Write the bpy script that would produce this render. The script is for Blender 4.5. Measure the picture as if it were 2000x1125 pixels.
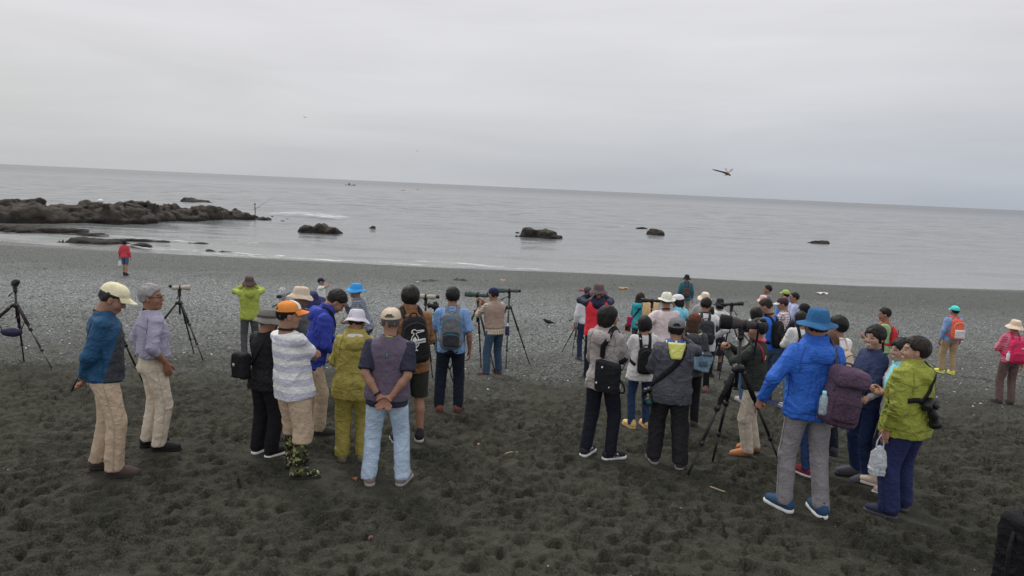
import bpy, math, random
import numpy as np
from mathutils import Matrix, Vector, Euler
from mathutils.bvhtree import BVHTree
for o in list(bpy.data.objects): bpy.data.objects.remove(o, do_unlink=True)
SC = bpy.context.scene; COL = SC.collection
R_ = math.radians
# ------------------------------------------------------------------ camera, sky, sun, exposure
CZ = 5.75                                   # eye height above the sea (z = 0)
cd = bpy.data.cameras.new('camera'); cam = bpy.data.objects.new('camera', cd); COL.objects.link(cam)
cd.sensor_width = 36; cd.lens = 36*1376/2000; cd.clip_start = 0.05; cd.clip_end = 60000
cam.matrix_world = Matrix.Translation((0, 0, CZ)) @ Euler((R_(90-8.139), 0, 0)).to_matrix().to_4x4() @ Matrix.Rotation(R_(2.605), 4, 'Z')
SC.camera = cam
W = bpy.data.worlds.new('World'); SC.world = W; W.use_nodes = True
nt = W.node_tree; nt.nodes.clear()
def N(nt, t, **k):
    n = nt.nodes.new(t)
    for a, v in k.items(): setattr(n, a, v)
    return n
def L(nt, a, b): nt.links.new(a, b)
SUN_EL, SUN_AZ = 50, -28                    # veiled sun, high over the sea and a little to the left
sky = N(nt, 'ShaderNodeTexSky', sky_type='NISHITA', sun_disc=False, sun_elevation=R_(SUN_EL), sun_rotation=R_(SUN_AZ), air_density=1.0, dust_density=4.0)
bg1 = N(nt, 'ShaderNodeBackground'); bg1.inputs[1].default_value = 0.05; L(nt, sky.outputs[0], bg1.inputs[0])
tc = N(nt, 'ShaderNodeTexCoord'); sp = N(nt, 'ShaderNodeSeparateXYZ'); L(nt, tc.outputs['Generated'], sp.inputs[0])
ramp = N(nt, 'ShaderNodeValToRGB'); L(nt, sp.outputs[2], ramp.inputs[0])   # cloud deck, a little brighter upward
e = ramp.color_ramp.elements
e[0].position = 0.0; e[0].color = (.53, .55, .585, 1)
e[1].position = 1.0; e[1].color = (.96, .96, .97, 1)
for p, c in ((.05, (.585, .60, .63)), (.10, (.66, .67, .695)), (.17, (.735, .735, .765)), (.26, (.80, .80, .825)), (.40, (.86, .86, .88)), (.6, (.91, .91, .93))):
    q = e.new(p); q.color = (*c, 1)
mp = N(nt, 'ShaderNodeMapping'); mp.inputs['Scale'].default_value = (1.3, 1.3, 9); L(nt, tc.outputs['Generated'], mp.inputs[0])
nz = N(nt, 'ShaderNodeTexNoise'); nz.inputs['Scale'].default_value = 1.6; nz.inputs['Detail'].default_value = 5; nz.inputs['Distortion'].default_value = .4
L(nt, mp.outputs[0], nz.inputs[0])
mr = N(nt, 'ShaderNodeMapRange'); L(nt, nz.outputs[0], mr.inputs[0])
for i, v in zip((1, 2, 3, 4), (.28, .72, .90, 1.06)): mr.inputs[i].default_value = v
mx = N(nt, 'ShaderNodeMix', data_type='RGBA', blend_type='MULTIPLY'); mx.inputs[0].default_value = 1
L(nt, ramp.outputs[0], mx.inputs[6]); L(nt, mr.outputs[0], mx.inputs[7])
def wmix(f, a, b, bt='MIX'):
    n = N(nt, 'ShaderNodeMix', data_type='RGBA', blend_type=bt)
    for i, v in ((0, f), (6, a), (7, b)):
        if isinstance(v, tuple): n.inputs[i].default_value = (*v, 1)
        elif isinstance(v, (int, float)): n.inputs[i].default_value = v
        else: L(nt, v, n.inputs[i])
    return n.outputs[2]
def wstep(x, lo, hi, a, b):
    n = N(nt, 'ShaderNodeMapRange'); L(nt, x, n.inputs[0])
    for i, v in zip((1, 2, 3, 4), (lo, hi, a, b)): n.inputs[i].default_value = v
    return n.outputs[0]
side = wmix(wstep(sp.outputs[0], -.6, .6, 0, 1), (1.10, 1.08, 1.03), (.90, .94, 1.0))        # the deck is thinner to the left, bluer haze to the right
side = wmix(wstep(sp.outputs[2], .0, .2, 1, 0), (1., 1., 1.), side); skyc = wmix(1., mx.outputs[2], side, 'MULTIPLY')
bg2 = N(nt, 'ShaderNodeBackground'); L(nt, skyc, bg2.inputs[0]); bg2.inputs[1].default_value = 1.0
ms = N(nt, 'ShaderNodeMixShader'); ms.inputs[0].default_value = .95; L(nt, bg1.outputs[0], ms.inputs[1]); L(nt, bg2.outputs[0], ms.inputs[2])
L(nt, ms.outputs[0], N(nt, 'ShaderNodeOutputWorld').inputs[0])
sd = bpy.data.lights.new('sun', 'SUN'); sd.energy = 1.5; sd.angle = R_(12); sd.color = (1, .97, .93)
sun = bpy.data.objects.new('sun', sd); COL.objects.link(sun)
az = R_(SUN_AZ); dv = Vector((math.sin(az)*math.cos(R_(SUN_EL)), math.cos(az)*math.cos(R_(SUN_EL)), math.sin(R_(SUN_EL))))
sun.rotation_euler = dv.to_track_quat('Z', 'Y').to_euler(); sun.location = (0, -20, 40)
vs = SC.view_settings; vs.view_transform = 'Standard'; vs.look = 'None'; vs.exposure = 0.0; vs.gamma = 1; vs.use_curve_mapping = False
SC.cycles.max_bounces = 5; SC.cycles.use_denoising = True

# ------------------------------------------------------------------ materials
LF = .62
def lin(c):
    return tuple((v/255/12.92 if v/255 <= .04045 else ((v/255+.055)/1.055)**2.4) for v in c)
def C(r, g, b, f=LF):
    c = lin((r, g, b)); y = .3*c[0]+.6*c[1]+.1*c[2]; return tuple(min(.85, (v*.9+y*.1)/f) for v in c)
MATS = {}
def base(name, rough=.8, col=(.5, .5, .5), spec=.3):
    m = bpy.data.materials.new(name); m.use_nodes = True; nt = m.node_tree
    b = nt.nodes['Principled BSDF']; b.inputs['Roughness'].default_value = rough
    b.inputs['Base Color'].default_value = (*col, 1); b.inputs['Specular IOR Level'].default_value = spec
    return m, nt, b
def rgb(nt, c): n = N(nt, 'ShaderNodeRGB'); n.outputs[0].default_value = (*c, 1); return n.outputs[0]
def math_(nt, op, a, b=None):
    n = N(nt, 'ShaderNodeMath', operation=op)
    for i, v in enumerate((a, b)):
        if v is None: continue
        if isinstance(v, (int, float)): n.inputs[i].default_value = v
        else: L(nt, v, n.inputs[i])
    return n.outputs[0]
def mixc(nt, f, a, b, blend='MIX'):
    n = N(nt, 'ShaderNodeMix', data_type='RGBA', blend_type=blend)
    if isinstance(f, (int, float)): n.inputs[0].default_value = f
    else: L(nt, f, n.inputs[0])
    for s, v in ((6, a), (7, b)):
        if isinstance(v, tuple): n.inputs[s].default_value = (*v, 1)
        else: L(nt, v, n.inputs[s])
    return n.outputs[2]
def noise(nt, vec, scale, detail=3, rough=.5, dist=0, mapscale=None):
    if mapscale:
        m = N(nt, 'ShaderNodeMapping'); m.inputs['Scale'].default_value = mapscale; L(nt, vec, m.inputs[0]); vec = m.outputs[0]
    n = N(nt, 'ShaderNodeTexNoise'); L(nt, vec, n.inputs[0])
    n.inputs['Scale'].default_value = scale; n.inputs['Detail'].default_value = detail; n.inputs['Roughness'].default_value = rough; n.inputs['Distortion'].default_value = dist
    return n.outputs[0]
def step(nt, x, lo, hi, a=0., b=1.):
    n = N(nt, 'ShaderNodeMapRange'); L(nt, x, n.inputs[0])
    for i, v in zip((1, 2, 3, 4), (lo, hi, a, b)): n.inputs[i].default_value = v
    return n.outputs[0]
def bumpn(nt, b, h, strength=.4, dist=.01):
    n = N(nt, 'ShaderNodeBump'); n.inputs['Strength'].default_value = strength; n.inputs['Distance'].default_value = dist
    L(nt, h, n.inputs['Height']); L(nt, n.outputs[0], b.inputs['Normal'])
def fabric(col, rough=.88, var=.16, wr=.5, pattern=None, sheen=0., key=None):
    key = key or ('fabric', col, rough, str(pattern), wr)
    if key in MATS: return MATS[key]
    m, nt, b = base('fabric', rough, col, .22)
    t = N(nt, 'ShaderNodeTexCoord').outputs['Object']; s = N(nt, 'ShaderNodeSeparateXYZ'); L(nt, t, s.inputs[0])
    x, y, z = s.outputs
    c = rgb(nt, col)
    if pattern:
        k = pattern[0]
        if k == 'stripes':
            f = math_(nt, 'FRACT', math_(nt, 'DIVIDE', z, pattern[2])); f = step(nt, f, pattern[3]-.02, pattern[3]+.02); c = mixc(nt, f, c, pattern[1])
        elif k == 'plaid':
            p = pattern[2]; u = math_(nt, 'ADD', x, math_(nt, 'MULTIPLY', y, .8))
            f1 = step(nt, math_(nt, 'ABSOLUTE', math_(nt, 'SUBTRACT', math_(nt, 'FRACT', math_(nt, 'DIVIDE', u, p)), .5)), .28, .34)
            f2 = step(nt, math_(nt, 'ABSOLUTE', math_(nt, 'SUBTRACT', math_(nt, 'FRACT', math_(nt, 'DIVIDE', z, p)), .5)), .28, .34)
            f = math_(nt, 'MULTIPLY', math_(nt, 'ADD', f1, f2), .5); c = mixc(nt, f, c, pattern[1])
        elif k == 'camo':
            n1 = noise(nt, t, 16, 2, .5, .6); n2 = noise(nt, t, 22, 2, .5, .8, (1, 1, 1.3))
            c = mixc(nt, step(nt, n1, .47, .5), pattern[1], pattern[2]); c = mixc(nt, step(nt, n2, .56, .58), c, pattern[3])
            c = mixc(nt, step(nt, noise(nt, t, 30, 1), .62, .64), c, pattern[4])
        elif k == 'print':
            v = N(nt, 'ShaderNodeTexVoronoi', feature='DISTANCE_TO_EDGE'); L(nt, t, v.inputs[0]); v.inputs['Scale'].default_value = pattern[2]
            f = step(nt, v.outputs[0], .02, .06, .75, 0.)
            f = math_(nt, 'MULTIPLY', f, step(nt, noise(nt, t, 9, 2), .42, .6)); c = mixc(nt, f, c, pattern[1])
        elif k == 'low':        # lower panels of another cloth
            zz = math_(nt, 'SUBTRACT', z, math_(nt, 'MULTIPLY', math_(nt, 'SUBTRACT', y, pattern[3]), 3.2)) if len(pattern) > 3 else z
            f = step(nt, zz, pattern[2]-.008, pattern[2]+.008, 1., 0.)
            c = mixc(nt, f, c, pattern[1])
        elif k == 'front':      # other colour in front of / above a line (caps)
            f = step(nt, y, pattern[2]-.002, pattern[2]+.002); c = mixc(nt, f, c, pattern[1])
        elif k == 'lines':
            f = step(nt, math_(nt, 'ABSOLUTE', math_(nt, 'SUBTRACT', math_(nt, 'FRACT', math_(nt, 'DIVIDE', x, pattern[2])), .5)), .36, .4); c = mixc(nt, f, c, pattern[1])
    n1 = noise(nt, t, 7, 4, .6, .3); n2 = noise(nt, t, 220, 2)
    f = math_(nt, 'ADD', step(nt, n1, .3, .7, 1-var, 1+var*.7), step(nt, n2, .2, .8, -.08, .08))
    mm = N(nt, 'ShaderNodeVectorMath', operation='SCALE'); L(nt, c, mm.inputs[0]); L(nt, f, mm.inputs['Scale']); L(nt, mm.outputs[0], b.inputs['Base Color'])
    crease = lambda n_: math_(nt, 'POWER', math_(nt, 'SUBTRACT', 1., math_(nt, 'MULTIPLY', math_(nt, 'ABSOLUTE', math_(nt, 'SUBTRACT', n_, .5)), 3.2)), 3.)
    h = math_(nt, 'ADD', math_(nt, 'MULTIPLY', crease(noise(nt, t, 6, 2, .45, 1.3, (1, 1, .8))), .9), math_(nt, 'MULTIPLY', crease(noise(nt, t, 13, 2, .5, 1.1, (1, 1, 1.4))), .5)); h = math_(nt, 'ADD', h, math_(nt, 'MULTIPLY', n2, .06))
    bumpn(nt, b, h, min(1., wr*.85), .020)
    b.inputs['Sheen Weight'].default_value = sheen
    MATS[key] = m; return m
def plain(name, col, rough=.6, spec=.4, metal=0., var=.08, scale=30):
    key = ('plain', name, col, rough)
    if key in MATS: return MATS[key]
    m, nt, b = base(name, rough, col, spec); b.inputs['Metallic'].default_value = metal
    t = N(nt, 'ShaderNodeTexCoord').outputs['Object']
    f = step(nt, noise(nt, t, scale, 3), .3, .7, 1-var, 1+var)
    mm = N(nt, 'ShaderNodeVectorMath', operation='SCALE'); mm.inputs[0].default_value = col; L(nt, f, mm.inputs['Scale']); L(nt, mm.outputs[0], b.inputs['Base Color'])
    MATS[key] = m; return m
def hairmat(col):
    key = ('hair', col)
    if key in MATS: return MATS[key]
    m, nt, b = base('hair', .55, col, .3); t = N(nt, 'ShaderNodeTexCoord').outputs['Object']
    n = noise(nt, t, 60, 3, .6, .3, (1, 1, .22))
    c = mixc(nt, n, tuple(v*.55 for v in col), tuple(min(1, v*1.5) for v in col)); L(nt, c, b.inputs['Base Color'])
    bumpn(nt, b, n, .7, .01); MATS[key] = m; return m
def skinmat():
    if 'skin' in MATS: return MATS['skin']
    m, nt, b = base('skin', .55, (.4, .25, .18), .35)
    a = N(nt, 'ShaderNodeVertexColor', layer_name='Col'); t = N(nt, 'ShaderNodeTexCoord').outputs['Object']
    f = step(nt, noise(nt, t, 40, 3), .3, .7, .9, 1.1)
    mm = N(nt, 'ShaderNodeVectorMath', operation='SCALE'); L(nt, a.outputs[0], mm.inputs[0]); L(nt, f, mm.inputs['Scale']); L(nt, mm.outputs[0], b.inputs['Base Color'])
    b.inputs['Subsurface Weight'].default_value = .05; b.inputs['Subsurface Radius'].default_value = (.01, .004, .002)
    MATS['skin'] = m; return m
def clearplastic(name, col=(.8, .82, .85), alpha=.45):
    if name in MATS: return MATS[name]
    m, nt, b = base(name, .25, col, .5); t = N(nt, 'ShaderNodeTexCoord').outputs['Object']
    n = noise(nt, t, 22, 3, .6, 1.2); L(nt, step(nt, n, .35, .7, alpha-.15, min(1, alpha+.3)), b.inputs['Alpha']); bumpn(nt, b, n, .8, .02)
    MATS[name] = m; return m

# ------------------------------------------------------------------ mesh tools
def mk(name, V, F, mat, parent=None, smooth=True, cols=None):
    """V (n,3); F one array or list of arrays of tris / quads; one mesh object"""
    if not isinstance(F, list): F = [F]
    F = [np.asarray(f, dtype=np.int32) for f in F if len(f)]
    me = bpy.data.meshes.new(name); V = np.asarray(V, dtype=np.float32)
    me.vertices.add(len(V)); me.vertices.foreach_set('co', V.ravel())
    loops = np.concatenate([f.ravel() for f in F]); tot = np.concatenate([np.full(len(f), f.shape[1], np.int32) for f in F])
    st = np.concatenate([[0], np.cumsum(tot)[:-1]]).astype(np.int32)
    me.loops.add(len(loops)); me.loops.foreach_set('vertex_index', loops)
    me.polygons.add(len(tot)); me.polygons.foreach_set('loop_start', st); me.polygons.foreach_set('loop_total', tot)
    if smooth: me.polygons.foreach_set('use_smooth', np.ones(len(tot), bool))
    me.update(calc_edges=True); me.validate()
    if cols is not None:
        a = me.color_attributes.new('Col', 'FLOAT_COLOR', 'POINT'); a.data.foreach_set('color', np.concatenate([cols, np.ones((len(cols), 1))], 1).astype(np.float32).ravel())
    if mat: me.materials.append(mat)
    o = bpy.data.objects.new(name, me); COL.objects.link(o)
    if parent: o.parent = parent
    return o
class MB:
    def __init__(s): s.V = []; s.F = []; s.n = 0
    def add(s, V, F):
        V = np.asarray(V, float)
        for f in (F if isinstance(F, list) else [F]):
            if len(f): s.F.append(np.asarray(f)+s.n)
        s.V.append(V); s.n += len(V); return s
    def arr(s): return np.concatenate(s.V)
    def build(s, name, mat, parent=None, smooth=True, off=None):
        V = s.arr()
        if off is not None: V = V-np.asarray(off)
        t = [f for f in s.F if f.shape[1] == 3]; q = [f for f in s.F if f.shape[1] == 4]
        return mk(name, V, ([np.concatenate(t)] if t else [])+([np.concatenate(q)] if q else []), mat, parent, smooth)
def nrm(v): v = np.asarray(v, float); return v/max(1e-9, np.linalg.norm(v))
def frame(d, up=(0, 0, 1)):
    d = nrm(d); up = np.asarray(up, float)
    if abs(d@up) > .97: up = np.array([1., 0, 0]) if abs(d[0]) < .9 else np.array([0, 1., 0])
    x = nrm(np.cross(up, d)); return x, np.cross(d, x), d
def tube(path, r, n=8, sq=(1, 1), up=(0, 0, 1), cap=True):
    P = np.asarray(path, float); m = len(P); r = np.broadcast_to(np.asarray(r, float), (m,))
    T = np.gradient(P, axis=0); a = np.linspace(0, 2*np.pi, n, endpoint=False); V = []
    x, y, d = frame(T[0], up)
    for i in range(m):
        d = nrm(T[i]); x = nrm(x-d*(x@d)); y = np.cross(d, x)
        V.append(P[i]+r[i]*(np.cos(a)[:, None]*x*sq[0]+np.sin(a)[:, None]*y*sq[1]))
    V = np.concatenate(V); i = np.arange(m-1)[:, None]*n; j = np.arange(n)[None]; k = (j+1) % n
    Q = np.stack([i+j, i+k, i+n+k, i+n+j], -1).reshape(-1, 4); F = [Q]
    if cap:
        V = np.concatenate([V, P[:1], P[-1:]]); c0, c1 = m*n, m*n+1; jj = np.arange(n); kk = (jj+1) % n
        F.append(np.stack([kk, jj, np.full(n, c0)], -1)); F.append(np.stack([(m-1)*n+jj, (m-1)*n+kk, np.full(n, c1)], -1))
    return V, F
def lathe(prof, n=24, origin=(0, 0, 0), axis=(0, 0, 1), up=(0, 1, 0), sx=1, sy=1):
    """prof [(r, h)] turned about the axis"""
    x, y, d = frame(axis, up); o = np.asarray(origin, float); a = np.linspace(0, 2*np.pi, n, endpoint=False)
    V = np.concatenate([o+d*h+r*(np.cos(a)[:, None]*x*sx+np.sin(a)[:, None]*y*sy) for r, h in prof]); m = len(prof)
    i = np.arange(m-1)[:, None]*n; j = np.arange(n)[None]; k = (j+1) % n
    return V, np.stack([i+j, i+k, i+n+k, i+n+j], -1).reshape(-1, 4)
def box(c, s, bev=.1, rot=None):
    """chamfered box: centre, full size"""
    h = np.asarray(s, float)/2; b = bev*min(h); V = []
    for sx in (-1, 1):
        for sy in (-1, 1):
            for sz in (-1, 1):
                g = np.array([sx, sy, sz])
                for k in range(3):
                    q = h-b; q[k] = h[k]; V.append(g*q)
    V = np.array(V); idx = lambda sx, sy, sz, k: ((sx > 0)*4+(sy > 0)*2+(sz > 0))*3+k
    Q = []; T = []
    for k in range(3):
        for s_ in (-1, 1):
            u, w = [(1, 2), (2, 0), (0, 1)][k]; f = []
            for a, b_ in ((-1, -1), (1, -1), (1, 1), (-1, 1)):
                g = [0, 0, 0]; g[k] = s_; g[u] = a; g[w] = b_; f.append(idx(*g, k))
            Q.append(f if s_ > 0 else f[::-1])
    for k in range(3):
        u, w = [(1, 2), (2, 0), (0, 1)][k]
        for a in (-1, 1):
            for b_ in (-1, 1):
                g0 = [0, 0, 0]; g0[u] = a; g0[w] = b_; g1 = list(g0); g0[k] = -1; g1[k] = 1
                f = [idx(*g0, u), idx(*g1, u), idx(*g1, w), idx(*g0, w)]; Q.append(f if a*b_ < 0 else f[::-1])
    for sx in (-1, 1):
        for sy in (-1, 1):
            for sz in (-1, 1):
                f = [idx(sx, sy, sz, 0), idx(sx, sy, sz, 1), idx(sx, sy, sz, 2)]; T.append(f if sx*sy*sz > 0 else f[::-1])
    if rot is not None: V = V@np.asarray(rot).T
    return V+np.asarray(c, float), [np.array(Q), np.array(T)]
rs = np.random.RandomState(7); NT = rs.uniform(-1, 1, 8192)
def vnoise(P, seed=0):
    P = np.asarray(P, float); i = np.floor(P).astype(np.int64); f = P-i; u = f*f*(3-2*f); out = 0
    for dx in (0, 1):
        for dy in (0, 1):
            for dz in (0, 1):
                h = ((i[..., 0]+dx)*73856093) ^ ((i[..., 1]+dy)*19349663) ^ ((i[..., 2]+dz)*83492791) ^ (seed*2654435)
                w = (u[..., 0] if dx else 1-u[..., 0])*(u[..., 1] if dy else 1-u[..., 1])*(u[..., 2] if dz else 1-u[..., 2])
                out = out+w*NT[(h ^ (h >> 13)) & 8191]
    return out
def fbm(P, oct=4, seed=0, gain=.5):
    a, s, o = 1., 0., 0
    for k in range(oct): s = s+a*vnoise(np.asarray(P)*2**k, seed+k*17); o += a; a *= gain
    return s/o
def vnormals(V, Q):
    n = np.zeros_like(V); a = V[Q[:, 2]]-V[Q[:, 0]]; b = V[Q[:, 3]]-V[Q[:, 1]] if Q.shape[1] == 4 else V[Q[:, 1]]-V[Q[:, 0]]
    f = np.cross(a, b) if Q.shape[1] == 4 else np.cross(b, a)
    for k in range(Q.shape[1]): np.add.at(n, Q[:, k], f)
    return n/np.maximum(1e-12, np.linalg.norm(n, axis=1))[:, None]
# signed distance modelling: shapes blended on a grid, then one continuous quad surface
def sd_cone(P, a, b, r1, r2):
    a = np.asarray(a, np.float32); ba = np.asarray(b, np.float32)-a; pa = P-a
    t = np.clip(pa@ba/max(1e-9, ba@ba), 0, 1); q = pa-t[:, None]*ba
    return np.sqrt((q*q).sum(1))-(r1+(r2-r1)*t)
def sd_ell(P, c, r, rot=None):
    q = P-np.asarray(c, np.float32)
    if rot is not None: q = q@np.asarray(rot, np.float32)
    r = np.asarray(r, np.float32); k = np.sqrt(((q/r)**2).sum(1)); k2 = np.sqrt(((q/(r*r))**2).sum(1))+1e-9
    return k*(k-1)/k2
def sd_box(P, c, h, r=.02, rot=None):
    q = P-np.asarray(c, np.float32)
    if rot is not None: q = q@np.asarray(rot, np.float32)
    q = np.abs(q)-(np.asarray(h, np.float32)-r)
    return np.sqrt((np.maximum(q, 0)**2).sum(1))+np.minimum(q.max(1), 0)-r
def smin(a, b, k): h = np.maximum(k-np.abs(a-b), 0)/k; return np.minimum(a, b)-h*h*k*.25
def smax(a, b, k): return -smin(-a, -b, k)
def nets(fn, lo, hi, h):
    lo = np.asarray(lo, float); hi = np.asarray(hi, float); n = np.maximum(4, np.ceil((hi-lo)/h).astype(int)+1)
    ax = [lo[i]+h*np.arange(n[i]) for i in range(3)]
    m_ = 4; f = None
    if np.prod(n) > 30000:      # coarse pass first, then only the blocks near the surface
        nb = -(-(n-1)//m_); cx = [lo[i]+h*m_*np.arange(nb[i]+1) for i in range(3)]
        cf = fn(np.stack(np.meshgrid(*cx, indexing='ij'), -1).reshape(-1, 3).astype(np.float32)).reshape(nb+1)
        a_ = np.abs(cf); sl_ = lambda o: tuple(slice(o[i], nb[i]+o[i]) for i in range(3)); cr = [(i, j, k) for i in (0, 1) for j in (0, 1) for k in (0, 1)]
        mn = np.minimum.reduce([a_[sl_(o)] for o in cr]); act = mn < h*m_*1.5
        up = lambda A: A.repeat(m_, 0).repeat(m_, 1).repeat(m_, 2)
        g = np.where(cf[:-1, :-1, :-1] < 0, -1., 1.).astype(np.float32); big = up(g); ab = up(act); pad = [(0, max(0, n[i]-big.shape[i])) for i in range(3)]
        big = np.pad(big, pad, 'edge')[:n[0], :n[1], :n[2]]; ab = np.pad(ab, pad, 'edge')[:n[0], :n[1], :n[2]]
        for k in range(3):      # blocks share their far faces
            sh = [slice(None)]*3; sh2 = [slice(None)]*3; sh[k] = slice(1, None); sh2[k] = slice(0, -1); ab2 = ab.copy(); ab2[tuple(sh)] |= ab[tuple(sh2)]; ab = ab2
        I0 = np.argwhere(ab); f = big*h*m_; f[tuple(I0.T)] = fn((lo+h*I0).astype(np.float32))
    if f is None:
        P = np.stack(np.meshgrid(*ax, indexing='ij'), -1).reshape(-1, 3).astype(np.float32); f = fn(P).reshape(n).astype(np.float32)
    for k in range(3):          # close at the borders
        s = [slice(None)]*3
        for e_ in (0, -1): s[k] = e_; f[tuple(s)] = np.maximum(f[tuple(s)], h*.3)
    ins = f < 0; c = np.zeros(n-1, np.int8)
    corner = [(i, j, k) for i in (0, 1) for j in (0, 1) for k in (0, 1)]
    sl = lambda o: tuple(slice(o[i], n[i]-1+o[i]) for i in range(3))
    for o in corner: c += ins[sl(o)]
    I = np.argwhere((c > 0) & (c < 8)); m = len(I); idx = -np.ones(n-1, np.int32); idx[tuple(I.T)] = np.arange(m)
    acc = np.zeros((m, 3)); cnt = np.zeros(m)
    for a in range(3):
        u, w = (a+1) % 3, (a+2) % 3
        for p in (0, 1):
            for q in (0, 1):
                o0 = np.zeros(3, int); o0[u] = p; o0[w] = q; o1 = o0.copy(); o1[a] = 1
                f0 = f[tuple((I+o0).T)]; f1 = f[tuple((I+o1).T)]; x = (f0 < 0) != (f1 < 0)
                t = f0[x]/(f0[x]-f1[x]); pt = np.tile(o0.astype(float), (x.sum(), 1)); pt[:, a] = t; acc[x] += pt; cnt[x] += 1
    V = lo+h*(I+acc/cnt[:, None]); Qs = []
    for a in range(3):
        u, w = (a+1) % 3, (a+2) % 3
        s0 = [slice(None)]*3; s1 = [slice(None)]*3; s0[a] = slice(0, -1); s1[a] = slice(1, None)
        A = ins[tuple(s0)]; B = ins[tuple(s1)]; E = np.argwhere(A != B)
        E = E[(E[:, u] > 0) & (E[:, w] > 0) & (E[:, u] < n[u]-1) & (E[:, w] < n[w]-1)]
        du = np.zeros(3, int); du[u] = 1; dw = np.zeros(3, int); dw[w] = 1
        q = np.stack([idx[tuple((E-du-dw).T)], idx[tuple((E-dw).T)], idx[tuple(E.T)], idx[tuple((E-du).T)]], 1)
        fl = ~A[tuple(E.T)]; q[fl] = q[fl][:, ::-1]; Qs.append(q)
    Q = np.concatenate(Qs); return V, Q[(Q >= 0).all(1)]
def relax(V, Q, it=1, w=.5):
    e = np.concatenate([Q[:, [i, (i+1) % Q.shape[1]]] for i in range(Q.shape[1])])
    for _ in range(it):
        s = np.zeros_like(V); c = np.zeros(len(V)); np.add.at(s, e[:, 0], V[e[:, 1]]); np.add.at(c, e[:, 0], 1); np.add.at(s, e[:, 1], V[e[:, 0]]); np.add.at(c, e[:, 1], 1)
        V = V*(1-w)+w*s/np.maximum(c, 1)[:, None]
    return V
def empty(name, loc=(0, 0, 0), rz=0., sc=1.):
    o = bpy.data.objects.new(name, None); COL.objects.link(o); o.location = loc; o.rotation_euler = (0, 0, rz); o.scale = (sc,)*3; o.empty_display_size = .1; return o
def tag(o, label=None, cat=None, group=None, kind=None):
    for k, v in (('label', label), ('category', cat), ('group', group), ('kind', kind)):
        if v: o[k] = v
    return o
# ------------------------------------------------------------------ the beach: profile, footprints, sheet
PY = np.array([-90, 0, 5, 6.5, 8, 9.6, 11.5, 14, 17, 22, 31, 42, 46, 49, 55, 70, 200.])
PD = np.array([1.6, 2.6, 2.66, 2.76, 2.93, 3.1, 3.35, 3.72, 4.02, 4.3, 4.75, 5.22, 5.42, 5.77, 6.7, 8.2, 14])
_ty = np.linspace(-60, 120, 3601); _td = np.interp(_ty, PY, PD); _k = np.hanning(31); _k /= _k.sum(); _td = np.convolve(np.pad(_td, 15, 'edge'), _k, 'valid')
SX = np.array([-80, -39, -30, -23, -16, -5, 5, 14, 23, 37, 80]); SY = np.array([12, 4.2, 1.5, .5, .2, -.3, .4, .3, .1, 2.3, 7.])
def gz(x, y):
    x = np.asarray(x, float); y = np.asarray(y, float); w = np.clip((y-22)/24, 0, 1)
    return CZ-np.interp(y-np.interp(x, SX, SY)*w, _ty, _td)
rg = np.random.RandomState(3)
HR = .0135; HX0, HX1, HY0, HY1 = -11., 11., 2.0, 17.
hx = np.arange(HX0, HX1, HR); hy = np.arange(HY0, HY1, HR); HM = np.zeros((len(hx), len(hy)))
GX, GY = np.meshgrid(hx, hy, indexing='ij'); G3 = np.stack([GX, GY, np.zeros_like(GX)], -1)
HM += .016*vnoise(G3*1.7, 5)+.010*vnoise(G3*4.1, 6)
for i in range(34000):
    cx = rg.uniform(HX0+.4, HX1-.4); cy = HY0+.4+(HY1-HY0-.8)*rg.beta(1.0, 1.25)
    a = rg.normal(0, .75)+(math.pi if rg.rand() < .12 else 0); big_ = rg.rand() < .35
    Ln, Wd, dp = (rg.uniform(.085, .135), rg.uniform(.042, .06), rg.uniform(.024, .048)) if big_ else (rg.uniform(.035, .08), rg.uniform(.030, .06), rg.uniform(.016, .037))
    dp *= np.interp(cy, [0, 9, 16], [1, 1.1, .8])
    r = int(.22/HR); ix = int((cx-HX0)/HR); iy = int((cy-HY0)/HR)
    s = (slice(max(0, ix-r), ix+r), slice(max(0, iy-r), iy+r)); dx = GX[s]-cx; dy = GY[s]-cy
    u = dx*math.sin(a)+dy*math.cos(a); v = dx*math.cos(a)-dy*math.sin(a); v = v*(1+.22*np.cos(u*18+i))
    q = np.sqrt((u/Ln)**2+(v/Wd)**2); w = np.clip((1.1-q)/.2, 0, 1); w = w*w*(3-2*w)
    HM[s] = HM[s]*(1-w*.9)-w*dp*(1+.9*u/Ln)+dp*.3*np.exp(-((q-1.28)/.2)**2)*np.clip(.3+u/Ln, 0, 1)
HM += .0045*vnoise(G3*9.5, 8)+.0032*vnoise(G3*21, 9)
HM *= np.interp(GY, [0, 11, 17], [1.0, 1.0, .6]); fade = np.clip(np.minimum(np.minimum(GX-HX0, HX1-GX), HY1-GY)/2, 0, 1); HM *= fade; HM -= HM.mean()
for fx_, fy_ in ((-3.6, 6.12), (-3.54, 6.91), (-2.44, 6.9), (-1.83, 6.33), (-2.22, 7.81), (-1.51, 6.84), (-1.14, 6.17), (-1.02, 7.62), (-.82, 9.35), (1.07, 7.37), (1.72, 8.88), (1.72, 7.18), (2.5, 9.12), (2.79, 7.77), (3.22, 7.02), (3.56, 6.95), (3.82, 6.62), (3.56, 6.0), (2.66, 6.01), (3.72, 7.9), (-5.43, 14.4), (-.3, 13.27), (10.73, 16.72), (9.13, 12.48), (3.55, 12.21), (3.78, 4.78)):
    q = np.clip(1.6-np.hypot(GX-fx_, GY-fy_)/.27, 0, 1); HM = HM*(1-.92*q)-.012*q      # trodden flat where people stand
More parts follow.
